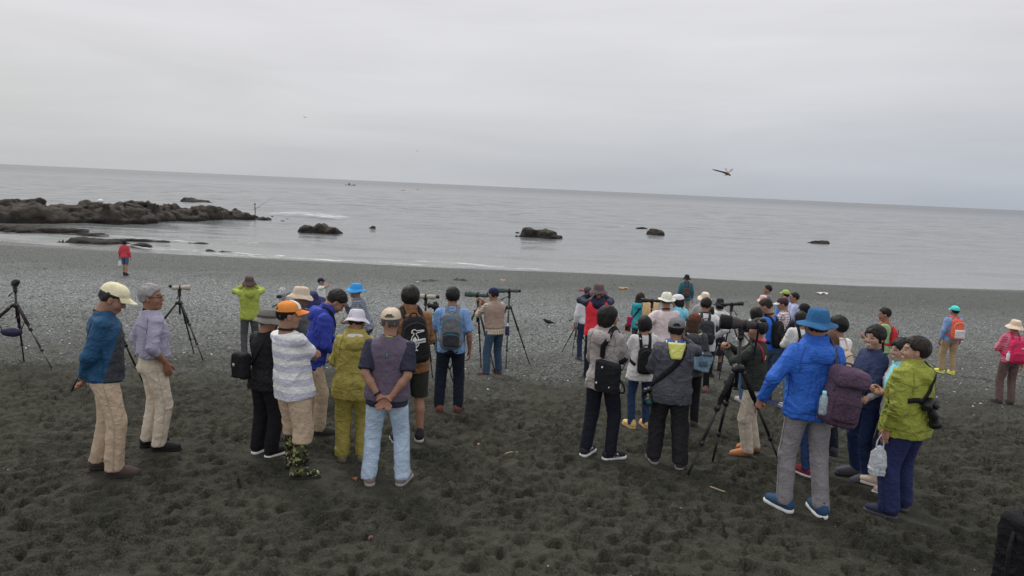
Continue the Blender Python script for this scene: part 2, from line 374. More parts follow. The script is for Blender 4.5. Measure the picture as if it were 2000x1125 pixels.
def hsamp(x, y):
    u = np.clip((x-HX0)/HR, 0, len(hx)-1.001); v = np.clip((y-HY0)/HR, 0, len(hy)-1.001); i = u.astype(int); j = v.astype(int); fu = u-i; fv = v-j
    h = HM[i, j]*(1-fu)*(1-fv)+HM[i+1, j]*fu*(1-fv)+HM[i, j+1]*(1-fu)*fv+HM[i+1, j+1]*fu*fv
    return np.where((x > HX0) & (x < HX1-.05) & (y > HY0) & (y < HY1-.05), h, 0)
ys = [-80, -50, -30, -18, -10, -5, -2, 0, 1, 1.6, 2, 2.3]; y_ = 2.5
while y_ < 80: ys.append(y_); y_ *= 1.0042 if y_ < 10.5 else 1.0098
ys = np.array(ys+[90, 120, 170]); us = np.linspace(-1, 1, 841)
X = us[None]*(3.2+.86*np.abs(ys))[:, None]; Y = np.repeat(ys[:, None], len(us), 1)
Z = gz(X, Y)+hsamp(X, Y)
P3 = np.stack([X, Y, 0*X], -1); Z += np.interp(Y, [1, 8, 20, 45], [.0, .004, .02, .012])*vnoise(P3*2.3, 21)+np.interp(Y, [10, 15, 22, 34, 46], [0, .022, .03, .018, .006])*(vnoise(P3*5.2, 25)+.6*vnoise(P3*2.6, 26))+np.interp(Y, [10, 16, 35, 52], [.0, .03, .05, 0])*vnoise(P3*.6, 22)
nr, nc = X.shape; V = np.stack([X, Y, Z], -1).reshape(-1, 3); ii = np.arange(nr-1)[:, None]*nc; jj = np.arange(nc-1)[None]
Q = np.stack([ii+jj, ii+jj+1, ii+nc+jj+1, ii+nc+jj], -1).reshape(-1, 4)
m, nt, b = base('beach_sand', .9, (.04, .04, .035), .25)
geo = N(nt, 'ShaderNodeNewGeometry'); pos = geo.outputs['Position']; s = N(nt, 'ShaderNodeSeparateXYZ'); L(nt, pos, s.inputs[0]); px_, py_, pz_ = s.outputs
sandA, sandB = (.064, .064, .046), (.029, .029, .020)
big = noise(nt, pos, .9, 5, .6); fine = noise(nt, pos, 70, 3, .7)
c = mixc(nt, step(nt, big, .35, .65), sandB, sandA)
c = mixc(nt, step(nt, fine, .45, .8), c, (.15, .145, .12))
c = mixc(nt, step(nt, noise(nt, pos, 8, 5, .7), .48, .66, 0, .6), c, (.115, .112, .088))
yn = math_(nt, 'ADD', py_, math_(nt, 'MULTIPLY', math_(nt, 'SUBTRACT', noise(nt, pos, .35, 5, .65), .5), 13))
def pebble_layer(scale, prev, dens, zone):
    v = N(nt, 'ShaderNodeTexVoronoi', voronoi_dimensions='2D'); L(nt, pos, v.inputs[0]); v.inputs['Scale'].default_value = scale
    hs = N(nt, 'ShaderNodeSeparateColor'); L(nt, v.outputs['Color'], hs.inputs[0])
    rp = N(nt, 'ShaderNodeValToRGB'); L(nt, hs.outputs[0], rp.inputs[0]); el = rp.color_ramp.elements
    el[0].position = 0; el[0].color = (.08, .085, .083, 1); el[1].position = 1; el[1].color = (.62, .61, .57, 1)
    for p, q in ((.3, (.19, .212, .218)), (.6, (.32, .352, .368)), (.84, (.45, .475, .485)), (.95, (.44, .38, .28))): w = el.new(p); w.color = (*q, 1)
    m1 = step(nt, v.outputs['Distance'], .40, .56, 1., 0.); m2 = step(nt, hs.outputs[1], 1-dens-.02, 1-dens+.02)
    return mixc(nt, math_(nt, 'MULTIPLY', math_(nt, 'MULTIPLY', m1, m2), zone), prev, rp.outputs[0]), v
xs_ = math_(nt, 'ADD', math_(nt, 'MULTIPLY', px_, .10), math_(nt, 'MULTIPLY', noise(nt, pos, .22, 3), 3.0))
zone = math_(nt, 'MULTIPLY', math_(nt, 'MULTIPLY', step(nt, yn, 10.5, 24), step(nt, yn, 27, 36, 1., .35)), step(nt, xs_, 1.0, 2.6, 1., .62))
grav = mixc(nt, noise(nt, pos, 3.5, 4, .7), (.058, .061, .052), (.110, .115, .102))
c = mixc(nt, step(nt, yn, 12, 30, 0., .9), c, grav)
c, v1 = pebble_layer(15, c, .84, zone); c, v2 = pebble_layer(31, c, .6, zone)
c = mixc(nt, step(nt, py_, 46.2, 48.2, 0., .6), c, (.045, .048, .045))
L(nt, c, b.inputs['Base Color'])
L(nt, step(nt, py_, 45.5, 48, .92, .25), b.inputs['Roughness'])
hgt = math_(nt, 'ADD', math_(nt, 'MULTIPLY', noise(nt, pos, 28, 5, .75), 1.), math_(nt, 'MULTIPLY', fine, .4)); bumpn(nt, b, hgt, 1., .05)
tag(mk('beach', V, Q, m), 'dark sand beach churned with footprints, turning to grey shingle', 'beach', kind='structure')
# scattered shingle: countless small stones, one object
def stones(n, yr, beta, size, seed, name, label, cols, xw=.9, flat=.55, sink=.3):
    r = np.random.RandomState(seed); y = yr[0]+(yr[1]-yr[0])*r.beta(*beta, n); x = r.uniform(-1, 1, n)*(3+xw*y)
    sz = size[0]*(size[1]/size[0])**(r.rand(n)**1.8)
    O = np.array([[1, 0, 0], [-1, 0, 0], [0, 1, 0], [0, -1, 0], [0, 0, 1], [0, 0, -1.]]); T = np.array([[0, 2, 4], [2, 1, 4], [1, 3, 4], [3, 0, 4], [2, 0, 5], [1, 2, 5], [3, 1, 5], [0, 3, 5]])
    a = r.uniform(0, 6.28, n); J = O[None]*r.uniform(.6, 1.2, (n, 6, 1))*np.stack([sz, sz*r.uniform(.55, .95, n), sz*flat], -1)[:, None]
    ca, sa = np.cos(a)[:, None], np.sin(a)[:, None]; Vx = J[..., 0]*ca-J[..., 1]*sa; Vy = J[..., 0]*sa+J[..., 1]*ca
    z = gz(x, y)+hsamp(x, y)+sz*flat*sink+np.interp(y, [10, 16, 35], [0, .01, .02])
    V = np.stack([Vx+x[:, None], Vy+y[:, None], J[..., 2]+z[:, None]], -1).reshape(-1, 3); F = (T[None]+6*np.arange(n)[:, None, None]).reshape(-1, 3)
    m, nt, b = base('stone', .75, (.2, .2, .2), .3); g = N(nt, 'ShaderNodeNewGeometry'); rp = N(nt, 'ShaderNodeValToRGB'); L(nt, g.outputs['Random Per Island'], rp.inputs[0])
    rp.color_ramp.interpolation = 'CONSTANT'; el = rp.color_ramp.elements
    el[0].color = (*cols[0], 1); el[1].position = (len(cols)-1)/len(cols); el[1].color = (*cols[-1], 1)
    for i in range(1, len(cols)-1): w = el.new(i/len(cols)); w.color = (*cols[i], 1)
    L(nt, rp.outputs[0], b.inputs['Base Color'])
    tag(mk(name, V, F, m), label, 'shingle', kind='stuff')
GR = [tuple(min(.8, v*k_) for v, k_ in zip(q, (1.75, 1.85, 1.95))) for q in [(.09, .095, .1), (.06, .06, .06), (.13, .14, .15), (.18, .195, .21), (.1, .105, .1), (.22, .23, .235), (.15, .165, .18), (.05, .048, .045), (.30, .30, .29), (.17, .15, .12), (.12, .13, .14), (.45, .44, .41)]]
stones(21000, (10, 34), (2.2, 2.0), (.010, .042), 11, 'shingle', 'grey shingle scattered across the middle of the beach', GR)
stones(2600, (2.6, 13), (1.5, 1.0), (.003, .013), 12, 'shell_bits', 'tiny pale shell and stone bits strewn over the dark sand', [(.08, .08, .075), (.25, .23, .2), (.12, .11, .1), (.5, .46, .4), (.06, .06, .06), (.18, .13, .09)], .8, .5, .6)
stones(5000, (30, 47.5), (1.2, 1.2), (.012, .05), 13, 'gravel', 'dark gravel and pale pebbles on the slope above the waterline', [(.09, .092, .085), (.15, .157, .15), (.07, .07, .062), (.23, .245, .24), (.12, .125, .115), (.45, .44, .42)], .8)
# ------------------------------------------------------------------ the sea
m, nt, b = base('sea_water', .10, (.10, .118, .12), .5); b.inputs['IOR'].default_value = 1.33
pos = N(nt, 'ShaderNodeNewGeometry').outputs['Position']
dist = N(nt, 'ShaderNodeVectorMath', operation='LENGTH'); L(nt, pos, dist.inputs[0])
w1 = noise(nt, pos, .55, 5, .62, .5, (.5, 1.3, 1)); w2 = noise(nt, pos, 3.2, 4, .6, .4, (.6, 1.2, 1)); w3 = noise(nt, pos, .07, 4, .6, 0, (.35, 1.2, 1))
hgt = math_(nt, 'ADD', math_(nt, 'MULTIPLY', w1, 1.0), math_(nt, 'MULTIPLY', w2, .22)); hgt = math_(nt, 'ADD', hgt, math_(nt, 'MULTIPLY', w3, 2.2))
bp = N(nt, 'ShaderNodeBump'); bp.inputs['Distance'].default_value = .5; L(nt, hgt, bp.inputs['Height']); L(nt, step(nt, dist.outputs['Value'], 45, 900, .27, .26), bp.inputs['Strength']); L(nt, bp.outputs[0], b.inputs['Normal'])
L(nt, step(nt, dist.outputs['Value'], 50, 1200, .12, .26), b.inputs['Roughness'])
shal = step(nt, s.outputs[1], 0, 1) if False else None
sx = N(nt, 'ShaderNodeSeparateXYZ'); L(nt, pos, sx.inputs[0])
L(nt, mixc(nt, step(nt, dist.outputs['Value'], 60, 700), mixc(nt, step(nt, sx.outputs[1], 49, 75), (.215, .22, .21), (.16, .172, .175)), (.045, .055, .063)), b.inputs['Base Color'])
ys = [38]; 
while ys[-1] < 420: ys.append(ys[-1]*1.0062)
ys = np.array(ys+[500, 700, 1100, 2000, 5000, 14000, 45000.]); us = np.linspace(-1, 1, 191)
X = us[None]*(40+1.1*ys)[:, None]; Y = np.repeat(ys[:, None], len(us), 1); P3 = np.stack([X, Y, 0*X], -1)
amp = np.interp(Y, [46, 54, 120, 400, 500], [.01, .05, .12, .12, 0])
warp = 3*vnoise(P3*.03, 31)
Z = amp*(np.sin(Y*.62+X*.04+warp*2.1)*.55+np.sin(Y*1.5-X*.16+warp*4)*.3+vnoise(P3*np.array([.25, .7, 1]), 33)*.9+vnoise(P3*np.array([.8, 1.7, 1]), 34)*.45)
Yr = Y-np.interp(X, SX, SY)
Z += .16*np.exp(-((Yr-52.4-.8*vnoise(P3*.12, 41))/.55)**2)*np.clip(vnoise(P3*.09, 42)+.55, 0, 1)+.20*np.exp(-((Yr-58.5-1.6*vnoise(P3*.07, 43))/.8)**2)*np.clip(vnoise(P3*.06, 44)+.45, 0, 1)
nr, nc = X.shape; V = np.stack([X, Y, Z], -1).reshape(-1, 3); ii = np.arange(nr-1)[:, None]*nc; jj = np.arange(nc-1)[None]
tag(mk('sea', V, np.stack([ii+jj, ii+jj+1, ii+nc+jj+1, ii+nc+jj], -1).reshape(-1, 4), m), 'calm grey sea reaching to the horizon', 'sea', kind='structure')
# foam: thin broken sheets riding on the water
mf, nt, b = base('foam', .8, (.8, .81, .82), .2)
pos = N(nt, 'ShaderNodeNewGeometry').outputs['Position']; at_ = N(nt, 'ShaderNodeAttribute', attribute_name='Col')
n1 = noise(nt, pos, 1.1, 5, .7, .6, (.45, 1.5, 1)); sepc = N(nt, 'ShaderNodeSeparateColor'); L(nt, at_.outputs['Color'], sepc.inputs[0])
L(nt, step(nt, math_(nt, 'ADD', n1, math_(nt, 'MULTIPLY', sepc.outputs[0], .28)), .69, .90, 0., .8), b.inputs['Alpha'])
def foam(label, pts, wid, z=.09):
    pts = np.asarray(pts, float); n = 60; t = np.linspace(0, 1, n); k = np.linspace(0, 1, len(pts)); cx = np.interp(t, k, pts[:, 0]); cy = np.interp(t, k, pts[:, 1]); wd = np.interp(t, k, wid)
    v = np.linspace(-1, 1, 9); X = np.repeat(cx[:, None], 9, 1); Y = cy[:, None]+wd[:, None]*v[None]+.35*vnoise(np.stack([cx, cy, 0*cx], -1)*.9, 5)[:, None]
    e_ = (1-v[None]**2)*np.minimum(1, 6*np.minimum(t, 1-t))[:, None]; Z = z+.06*e_+.04*vnoise(np.stack([X, Y, 0*X], -1)*1.3, 6)
    nc = 9; ii = np.arange(n-1)[:, None]*nc; jj = np.arange(nc-1)[None]; F = np.stack([ii+jj, ii+nc+jj, ii+nc+jj+1, ii+jj+1], -1).reshape(-1, 4)
    tag(mk('foam', np.stack([X, Y, Z], -1).reshape(-1, 3), F, mf, cols=np.repeat(e_.reshape(-1, 1), 3, 1)), label, 'foam', kind='stuff')
foam('white foam streaming off the tip of the rock reef', [(-38.5, 108), (-34, 110), (-28, 106), (-23, 101)], [6, 11, 9, 4], .2)
foam('white wash along the foot of the reef', [(-42, 83), (-39.5, 86.5), (-37.0, 89.5)], [1.0, 1.2, .6], .14)
foam('thin foam line of a small wave breaking at the shore', [(-8, 51.0), (-5, 50.6), (-2, 50.0), (0.6, 49.7)], [.35, .6, .6, .3], .10)
foam('foam lace washing in beside the low ledges', [(-38, 60.5), (-34, 59.5), (-29, 58), (-24, 57)], [1.2, 1.4, 1.0, .6], .10)
foam('faint foam edge at the waterline by the ledges', [(-30, 52.8), (-26, 51.0), (-20, 50.6), (-13, 50.1)], [.5, .5, .4, .3], .08)
foam('thin broken foam along the left half of the waterline', [(x_, 49.25+float(np.interp(x_, SX, SY))) for x_ in range(-26, 10, 3)], [.28]*12, .07)
foam('foam streak beside the flat topped rock', [(16.5, 114.5), (18.5, 114.2), (19.4, 114)], [.8, .8, .5], .15)
# ------------------------------------------------------------------ rocks in the water
m, nt, b = base('rock', .8, (.05, .045, .04), .35); pos = N(nt, 'ShaderNodeTexCoord').outputs['Object']
gp = N(nt, 'ShaderNodeNewGeometry'); sz = N(nt, 'ShaderNodeSeparateXYZ'); L(nt, gp.outputs['Position'], sz.inputs[0])
c = mixc(nt, step(nt, noise(nt, pos, .8, 6, .65), .35, .68), (.021, .017, .013), (.090, .074, .060)); c = mixc(nt, step(nt, noise(nt, pos, 2.6, 5, .7), .56, .75), c, (.095, .062, .048))
zz = math_(nt, 'ADD', sz.outputs[2], math_(nt, 'MULTIPLY', noise(nt, pos, 1.4, 3), 1.0)); c = mixc(nt, step(nt, zz, .75, 1.15, 1., 0.), c, (.020, .016, .014)); L(nt, c, b.inputs['Base Color'])
c = None; bumpn(nt, b, noise(nt, pos, 4.5, 7, .75), .9, .25); MROCK = m
def ridged(P, o, seed): return sum((1-2*np.abs(vnoise(P*2**k, seed+k)))*.55**k for k in range(o))
def rock(label, c, size, seed, h=.16, blocks=(), group=None, amp=.16, name='sea_rock', top=None):
    c = np.asarray(c, float); sx, sy, sz = np.asarray(size)/2
    rr = np.random.RandomState(seed); D = rr.normal(0, 1, (13, 3)); D[:, 2] = np.abs(D[:, 2])*.75; D /= np.linalg.norm(D, axis=1)[:, None]; off = rr.uniform(.72, .98, 13)
    def hull(P, c, r):
        q = (P-np.asarray(c, np.float32))/np.asarray(r, np.float32); return ((q@D.T.astype(np.float32))-off.astype(np.float32)).max(1)*min(r)
    def fn(P):
        q = hull(P, (0, 0, 0), (sx*1.12, sy*1.12, sz*2.2)) if not blocks else hull(P, (0, 0, -.1), (sx*1.1, sy*1.1, sz*1.2))
        for bc, br in blocks: q = smin(q, hull(P, bc, np.asarray(br)*1.2), .08)
        if top: q = smax(q, P[:, 2]-top, .06)
        return q+amp*ridged(P*1.15, 3, seed).astype(np.float32)*.55-amp*.15
    Vv, Qq = nets(fn, (-sx-.9, -sy-.9, -.8), (sx+.9, sy+.9, sz*2+.9), h)
    o = mk(name, Vv, Qq, MROCK); o.location = (c[0], c[1], 0); tag(o, label, 'rock', group); return o
rock('big blunt dark rock standing in the water nearest the reef', (-20.6, 75), (4.4, 3.2, 1.0), 23, .10, [((-1.1, 0, .1), (1.25, 1.2, .62)), ((.1, 0, .25), (.9, 1.2, .74)), ((1.3, 0, .05), (.9, 1.1, .66))], amp=.14)
rock('long craggy dark rock in the water near the middle of the bay', (2.8, 83.5), (4.6, 3.0, 1.1), 5, .11, [((-1.3, 0, .4), (.7, 1, .85)), ((.4, 0, .3), (1.2, 1, .75)), ((2.0, 0, 0), (.8, .7, .4))], amp=.2)
rock('flat topped trapezoid rock off the right of the bay', (20, 99.5), (2.7, 2.4, .95), 8, .10, amp=.1, top=.95)
rock('small wedge shaped rock farthest right in the water', (42.6, 98), (2.2, 2.2, .95), 9, .10, [((-.9, 0, -.05), (.8, .6, .3))], amp=.08)
rock('rounded dark rock lying out behind the long reef', (-63.5, 140), (4.5, 4, 1.2), 12, .14, [((-1.2, 0, .1), (1.4, 1.3, .7))], amp=.15)
rock('tiny dark rock tip left of the middle of the bay', (-17.2, 85.1), (1.3, .9, .26), 14, .08, amp=.06)
rock('tiny dark rock beside the flat topped rock', (20.4, 114), (2.0, 1, .36), 15, .09, amp=.07)
rock('tiny rock tip just beyond the long craggy rock', (.4, 90), (.6, .6, .16), 16, .07, amp=.05)
LEDGE = [((-41.5, 61.5), (9, 3.4, .55), 'broad low ledge at the far left edge of the water'), ((-44.5, 57.5), (6, 1.6, .3), 'thin low ledge nearest the left edge'), ((-36.2, 59.8), (3.0, 1.2, .3), 'small dark ledge at the end of the broad low ledge'),
  ((-32.6, 54.2), (5.2, 1.7, .42), 'low brown ledge at the waterline left of the woman in red'), ((-30.2, 57.0), (6.0, .9, .2), 'narrow ledge line in the shallows behind the brown ledge'), ((-28.2, 53.0), (1.9, .8, .24), 'low weedy rock beside the head of the woman in red'),
  ((-25.6, 57.2), (2.2, .7, .15), 'dark sliver of ledge in the shallows right of the woman in red'), ((-22.9, 52.6), (.8, .5, .14), 'small wet stone at the waterline, left of a pair'), ((-21.7, 52.3), (1.1, .5, .12), 'small wet stone at the waterline, right of a pair')]
for i, (c_, s_, lb) in enumerate(LEDGE): rock(lb, c_, s_, 40+i, .09 if s_[0] < 4 else .14, amp=.13 if s_[2] > .3 else .07, group='low ledges in the shallows', name='rock_ledge')
RP = np.array([(-75, 63), (-62, 66), (-52, 68.5), (-44.2, 73), (-41, 76), (-39.5, 83), (-36.3, 89), (-32.6, 93.5)]); RH = np.array([1.8, 1.7, 1.5, 1.75, 1.8, 1.45, 1.5, .25]); RW = np.array([14, 12, 10, 8, 7, 6, 5, 1.5])
def reef_fn(P):
    x, y, z = P.T; best = np.full(len(P), 9e9, np.float32); hh = np.zeros(len(P), np.float32)
    for i in range(len(RP)-1):
        a, b_ = RP[i], RP[i+1]; ba = b_-a; t = np.clip(((x-a[0])*ba[0]+(y-a[1])*ba[1])/(ba@ba), 0, 1)
        n_ = np.array([-ba[1], ba[0]])/np.linalg.norm(ba); wd = RW[i]+(RW[i+1]-RW[i])*t
        qx = x-(a[0]+ba[0]*t)-n_[0]*wd*.5; qy = y-(a[1]+ba[1]*t)-n_[1]*wd*.5; d = np.sqrt(qx*qx+qy*qy)/(wd*.5)
        h_ = (RH[i]+(RH[i+1]-RH[i])*t)*np.clip(1.12-d**3, -.6, 1.0); k = h_ > hh; hh = np.where(k | (best > 8e9), h_, hh); best = np.minimum(best, d)
    hh = np.where(best > 1.05, np.minimum(hh, -.3), hh)
    hh = hh*(1+.30*fbm(P*np.array([.30, .30, 0]), 2, 61))+.16*np.round(3*vnoise(P*np.array([.5, .5, 0]), 64))/1.5*np.clip(hh, 0, 1)
    return ((z-hh)*.6+.26*ridged(P*np.array([.6, .6, 1.0]), 4, 71)-.10).astype(np.float32)
Vv, Qq = nets(reef_fn, (-76, 60, -.6), (-30, 102, 4.2), .25)
Vv = Vv+vnormals(Vv, Qq)*(.20*ridged(Vv*1.1, 3, 91)-.05)[:, None]*np.clip(Vv[:, 2:3]*2+.6, 0, 1)
tag(mk('rock_reef', Vv, Qq, MROCK), 'long craggy dark rock reef running out from the left', 'reef')
_bv = BVHTree.FromPolygons(Vv.tolist(), Qq.tolist())
def reef_top(x, y): h_ = _bv.ray_cast(Vector((x, y, 9)), Vector((0, 0, -1)))[0]; return h_.z if h_ else 0
# ------------------------------------------------------------------ people: one builder, every figure posed and dressed on its own
A_ = np.array
def rotm(ax, a):
    c, s = math.cos(a), math.sin(a); return A_([[1, 0, 0], [0, c, -s], [0, s, c]]) if ax == 'x' else A_([[c, 0, s], [0, 1, 0], [-s, 0, c]]) if ax == 'y' else A_([[c, -s, 0], [s, c, 0], [0, 0, 1.]])
HEADS = {}
def head_mesh(h):
    if h in HEADS: return HEADS[h]
    def fn(P):
        P = P.copy(); P[:, 0] = np.abs(P[:, 0])
        d = sd_ell(P, (0, -.012, .158), (.077, .096, .095))
        d = smin(d, sd_ell(P, (0, .028, .098), (.060, .066, .082)), .035)
        d = smin(d, sd_ell(P, (0, .066, .038), (.027, .026, .022)), .03)
        d = smin(d, sd_ell(P, (.038, .058, .104), (.026, .026, .026)), .025)
        d = smin(d, sd_cone(P, (0, .078, .160), (.036, .070, .160), .013, .011), .02)
        d = smax(d, -sd_ell(P, (.032, .104, .140), (.021, .020, .014)), .014)
        d = smin(d, sd_ell(P, (.031, .076, .139), (.0135, .0135, .0115)), .004)
        d = smin(d, sd_cone(P, (0, .090, .148), (0, .112, .108), .007, .0115), .012)
        d = smin(d, sd_ell(P, (.011, .101, .103), (.009, .010, .008)), .006)
        d = smin(d, sd_cone(P, (0, .096, .074), (.018, .085, .073), .0075, .005), .008)
        d = smin(d, sd_cone(P, (0, .094, .062), (.014, .084, .063), .0085, .005), .008)
        d = smin(d, sd_ell(P, (.081, -.006, .122), (.010, .019, .031), rotm('x', .2)), .008)
        d = smax(d, -sd_ell(P, (.093, .002, .124), (.008, .010, .018)), .006)
        return smin(d, sd_cone(P, (0, -.020, .10), (0, -.02, -.07), .053, .058), .03)
    V, Q = nets(fn, (-.105, -.125, -.075), (.105, .135, .27), h)
    HEADS[h] = (V, Q); return V, Q
def head_cols(V, tone, smile=False):
    x = np.abs(V[:, 0]); y = V[:, 1]; z = V[:, 2]; c = np.tile(A_(tone), (len(V), 1))
    def put(mask, col, w=1.): c[mask] = c[mask]*(1-w)+A_(col)*w
    w = np.exp(-(((x-.042)/.022)**2+((z-.1)/.02)**2))*(y > .04); c[:] = c*(1-.25*w[:, None])+A_((tone[0]*1.05, tone[1]*.75, tone[2]*.72))*.25*w[:, None]
    put((x < .024) & (np.abs(z-.068) < .011) & (y > .08), (tone[0]*.78, tone[1]*.48, tone[2]*.48), .8)
    if smile: put((x < .022) & (np.abs(z-.069) < .0065) & (y > .08), (.75, .72, .68))
    put((np.abs(x-.034) < .02) & (np.abs(z-.164-(.034-x)*.12) < .0048) & (y > .05), (.025, .02, .018), .85)
    put((np.abs(x-.032) < .015) & (np.abs(z-.139) < .0062) & (y > .068), (.03, .022, .018), .8)
    return c
HANDS = {}
CURL = {'relax': (18, 28, 20), 'fist': (72, 85, 55), 'flat': (4, 8, 6), 'grip': (48, 60, 35)}
def hand_mesh(pose, h):
    """right hand: wrist at origin, fingers along +z, palm towards +y, thumb on -x"""
    if (pose, h) in HANDS: return HANDS[(pose, h)]
    S = []
    for i, (fx, fl, fr) in enumerate(((-.028, .96, .0098), (-.009, 1.06, .0102), (.010, 1.0, .0098), (.027, .80, .0088))):
        k = A_([fx, 0, .088-abs(fx+.009)*.25]); S.append((A_([fx*.5, 0, .008]), k, .016, .0125, 0))
        cu = CURL['flat'] if pose == 'point' and i == 0 else CURL['fist' if pose == 'point' else pose]; a = 0; p = k
        for sg, c_ in zip((.043, .027, .021), cu):
            a += R_(c_); q = p+sg*fl*A_([0, math.sin(a), math.cos(a)]); S.append((p, q, fr, fr*.88, 1)); p = q
    th = A_([-.024, .008, .022]); t1 = th+A_([-.026, .014, .030]); close = pose in ('fist', 'grip', 'point')
    t2 = t1+(A_([.006, .026, .022]) if close else A_([-.010, .010, .030])); t3 = t2+(A_([.018, .008, .014]) if close else A_([-.002, .006, .024]))
    S += [(th, t1, .0155, .0125, 0), (t1, t2, .0118, .0108, 1), (t2, t3, .0108, .009, 1)]
    def fn(P):
        d = sd_cone(P, (0, 0, -.05), (0, 0, .01), .026, .024)
        for a, b, r1, r2, f in S: d = smin(d, sd_cone(P, a, b, r1, r2), .005 if f else .014)
        return d
    HANDS[(pose, h)] = nets(fn, (-.085, -.035, -.055), (.055, .115, .195), h); return HANDS[(pose, h)]
def ik(a, t, l1, l2, pole):
    a = A_(a, float) if not isinstance(a, np.ndarray) else a; d = t-a; D = np.linalg.norm(d); Dm = min(D, (l1+l2)*.997); u = d/max(D, 1e-6); t = a+u*Dm
    x = (l1*l1-l2*l2+Dm*Dm)/(2*Dm); y = math.sqrt(max(0, l1*l1-x*x)); p = A_(pole, float); p = nrm(p-u*(p@u)); return a+u*x+p*y, t
ARMS = {  # wrist (torso space, right side), elbow pole, hand direction (None = along the forearm), palm normal, hand pose
 'side': ((.255, .02, .865), (.35, -1, .1), (0.05, .12, -1), (-1, .1, 0), 'relax'),
 'swing': ((.26, .15, .91), (.35, -1, -.2), None, (-1, .1, 0), 'relax'),
 'behind': ((.055, -.185, .925), (1, -.45, .1), (-.75, -.1, -.7), (0, -1, .1), 'relax'),
 'front': ((.09, .30, 1.10), (.75, -.35, -1), None, (-.7, .2, .6), 'grip'),
 'low': ((.08, .26, 1.0), (.75, -.5, -.7), None, (-.7, .1, .7), 'grip'),
 'face': ((.085, .175, 1.515), (1, .25, -.75), (-.35, .5, .75), (-.8, .2, -.3), 'grip'),
 'chin': ((.05, .20, 1.43), (.5, .5, -1), (-.1, -.25, 1), (-.3, -1, 0), 'grip'),
 'crossed': ((-.10, .235, 1.17), (.9, .2, -.7), (-.8, -.45, .2), (-.3, -1, -.1), 'grip'),
 'pocket': ((.215, .055, .945), (.8, -1, .2), (-.1, .25, -1), (-1, .1, 0), 'relax'),
 'hip': ((.20, .02, 1.02), (1, -.35, 0), (-.4, .5, -.7), (-.7, -.3, .2), 'relax'),
 'scope': ((.10, .34, 1.40), (.7, -.1, -1), None, (-.7, .2, .2), 'grip'),
 'up': ((.10, .30, 1.60), (1, .2, -.6), (-.5, .9, .3), (0, .3, -1), 'flat'),
}
SHOES = {}
def shoe_mesh(kind, h=.008):
    k = (kind, h)
    if k in SHOES: return SHOES[k]
    def up(P):
        d = sd_cone(P, (0, -.055, .048), (0.004, .125, .036), .044, .038); d = smin(d, sd_cone(P, (0, .02, .06), (0.002, .07, .05), .04, .036), .03)
        d = smin(d, sd_cone(P, (0, -.045, .075), (0, -.04, .16 if kind == 'boot' else .105), .043, .044 if kind == 'boot' else .04), .03)
        return smax(d, .020-P[:, 2], .006)
    def so(P):
        q = P*A_([1, 1, 1.], np.float32); q = q.copy(); q[:, 2] = 0
        d = smin(sd_cone(q, (0, -.055, 0), (0.0, .0, 0), .046, .043), sd_cone(q, (0, 0, 0), (.006, .128, 0), .043, .045), .02)
        return smax(d, np.abs(P[:, 2]-.012)-.016, .006)
    SHOES[k] = (nets(up, (-.07, -.125, .0), (.075, .19, .24), h), nets(so, (-.07, -.13, -.02), (.075, .20, .05), h)); return SHOES[k]
SHOECACHE = {}
TORSO = {  # z, half width, half depth, y offset
 'm': A_([(.70, .178, .135, 0), (.80, .182, .138, -.004), (.93, .180, .134, -.006), (1.03, .168, .122, 0), (1.14, .172, .122, .004), (1.25, .186, .124, 0), (1.33, .184, .114, -.006), (1.385, .155, .092, -.012), (1.42, .105, .076, -.014), (1.45, .074, .066, -.012), (1.51, .066, .062, -.004)]),
 'f': A_([(.70, .180, .138, 0), (.80, .182, .140, -.008), (.93, .172, .132, -.01), (1.04, .146, .108, 0), (1.14, .150, .112, .008), (1.25, .164, .122, .008), (1.33, .160, .106, -.004), (1.385, .138, .086, -.01), (1.42, .095, .070, -.012), (1.45, .068, .060, -.012), (1.51, .060, .056, -.004)])}
def folds(V, Q, amp, seed, fz=None, fr=(7, 7, 11)):
    n = vnormals(V, Q); P = V*A_(fr); w = np.stack([vnoise(P*.55, seed+3), vnoise(P*.55, seed+4), vnoise(P*.55, seed+5)], -1)
    k = P*A_([.8, .8, 1.1])+1.2*w; k2 = V*A_([fr[2], fr[1], fr[0]])*1.25+1.0*w[:, ::-1]
    rd = lambda q, s_: np.clip(1-2.6*np.abs(vnoise(q, s_)), 0, 1)**1.4
    msk = np.clip(.5+1.3*vnoise(V*A_([4, 4, 4]), seed+7), 0, 1)
    a = rd(k, seed)*msk+rd(k2, seed+2)*(1-msk)*.9; b = vnoise(k*.7, seed+1)
    am = amp*(np.interp(V[:, 2], *fz) if fz else 1.); return V+n*(am*(a*1.15+b*.5-.3))[:, None]
class Person: pass
PEOPLE = {}
TONE = (.36, .20, .138)
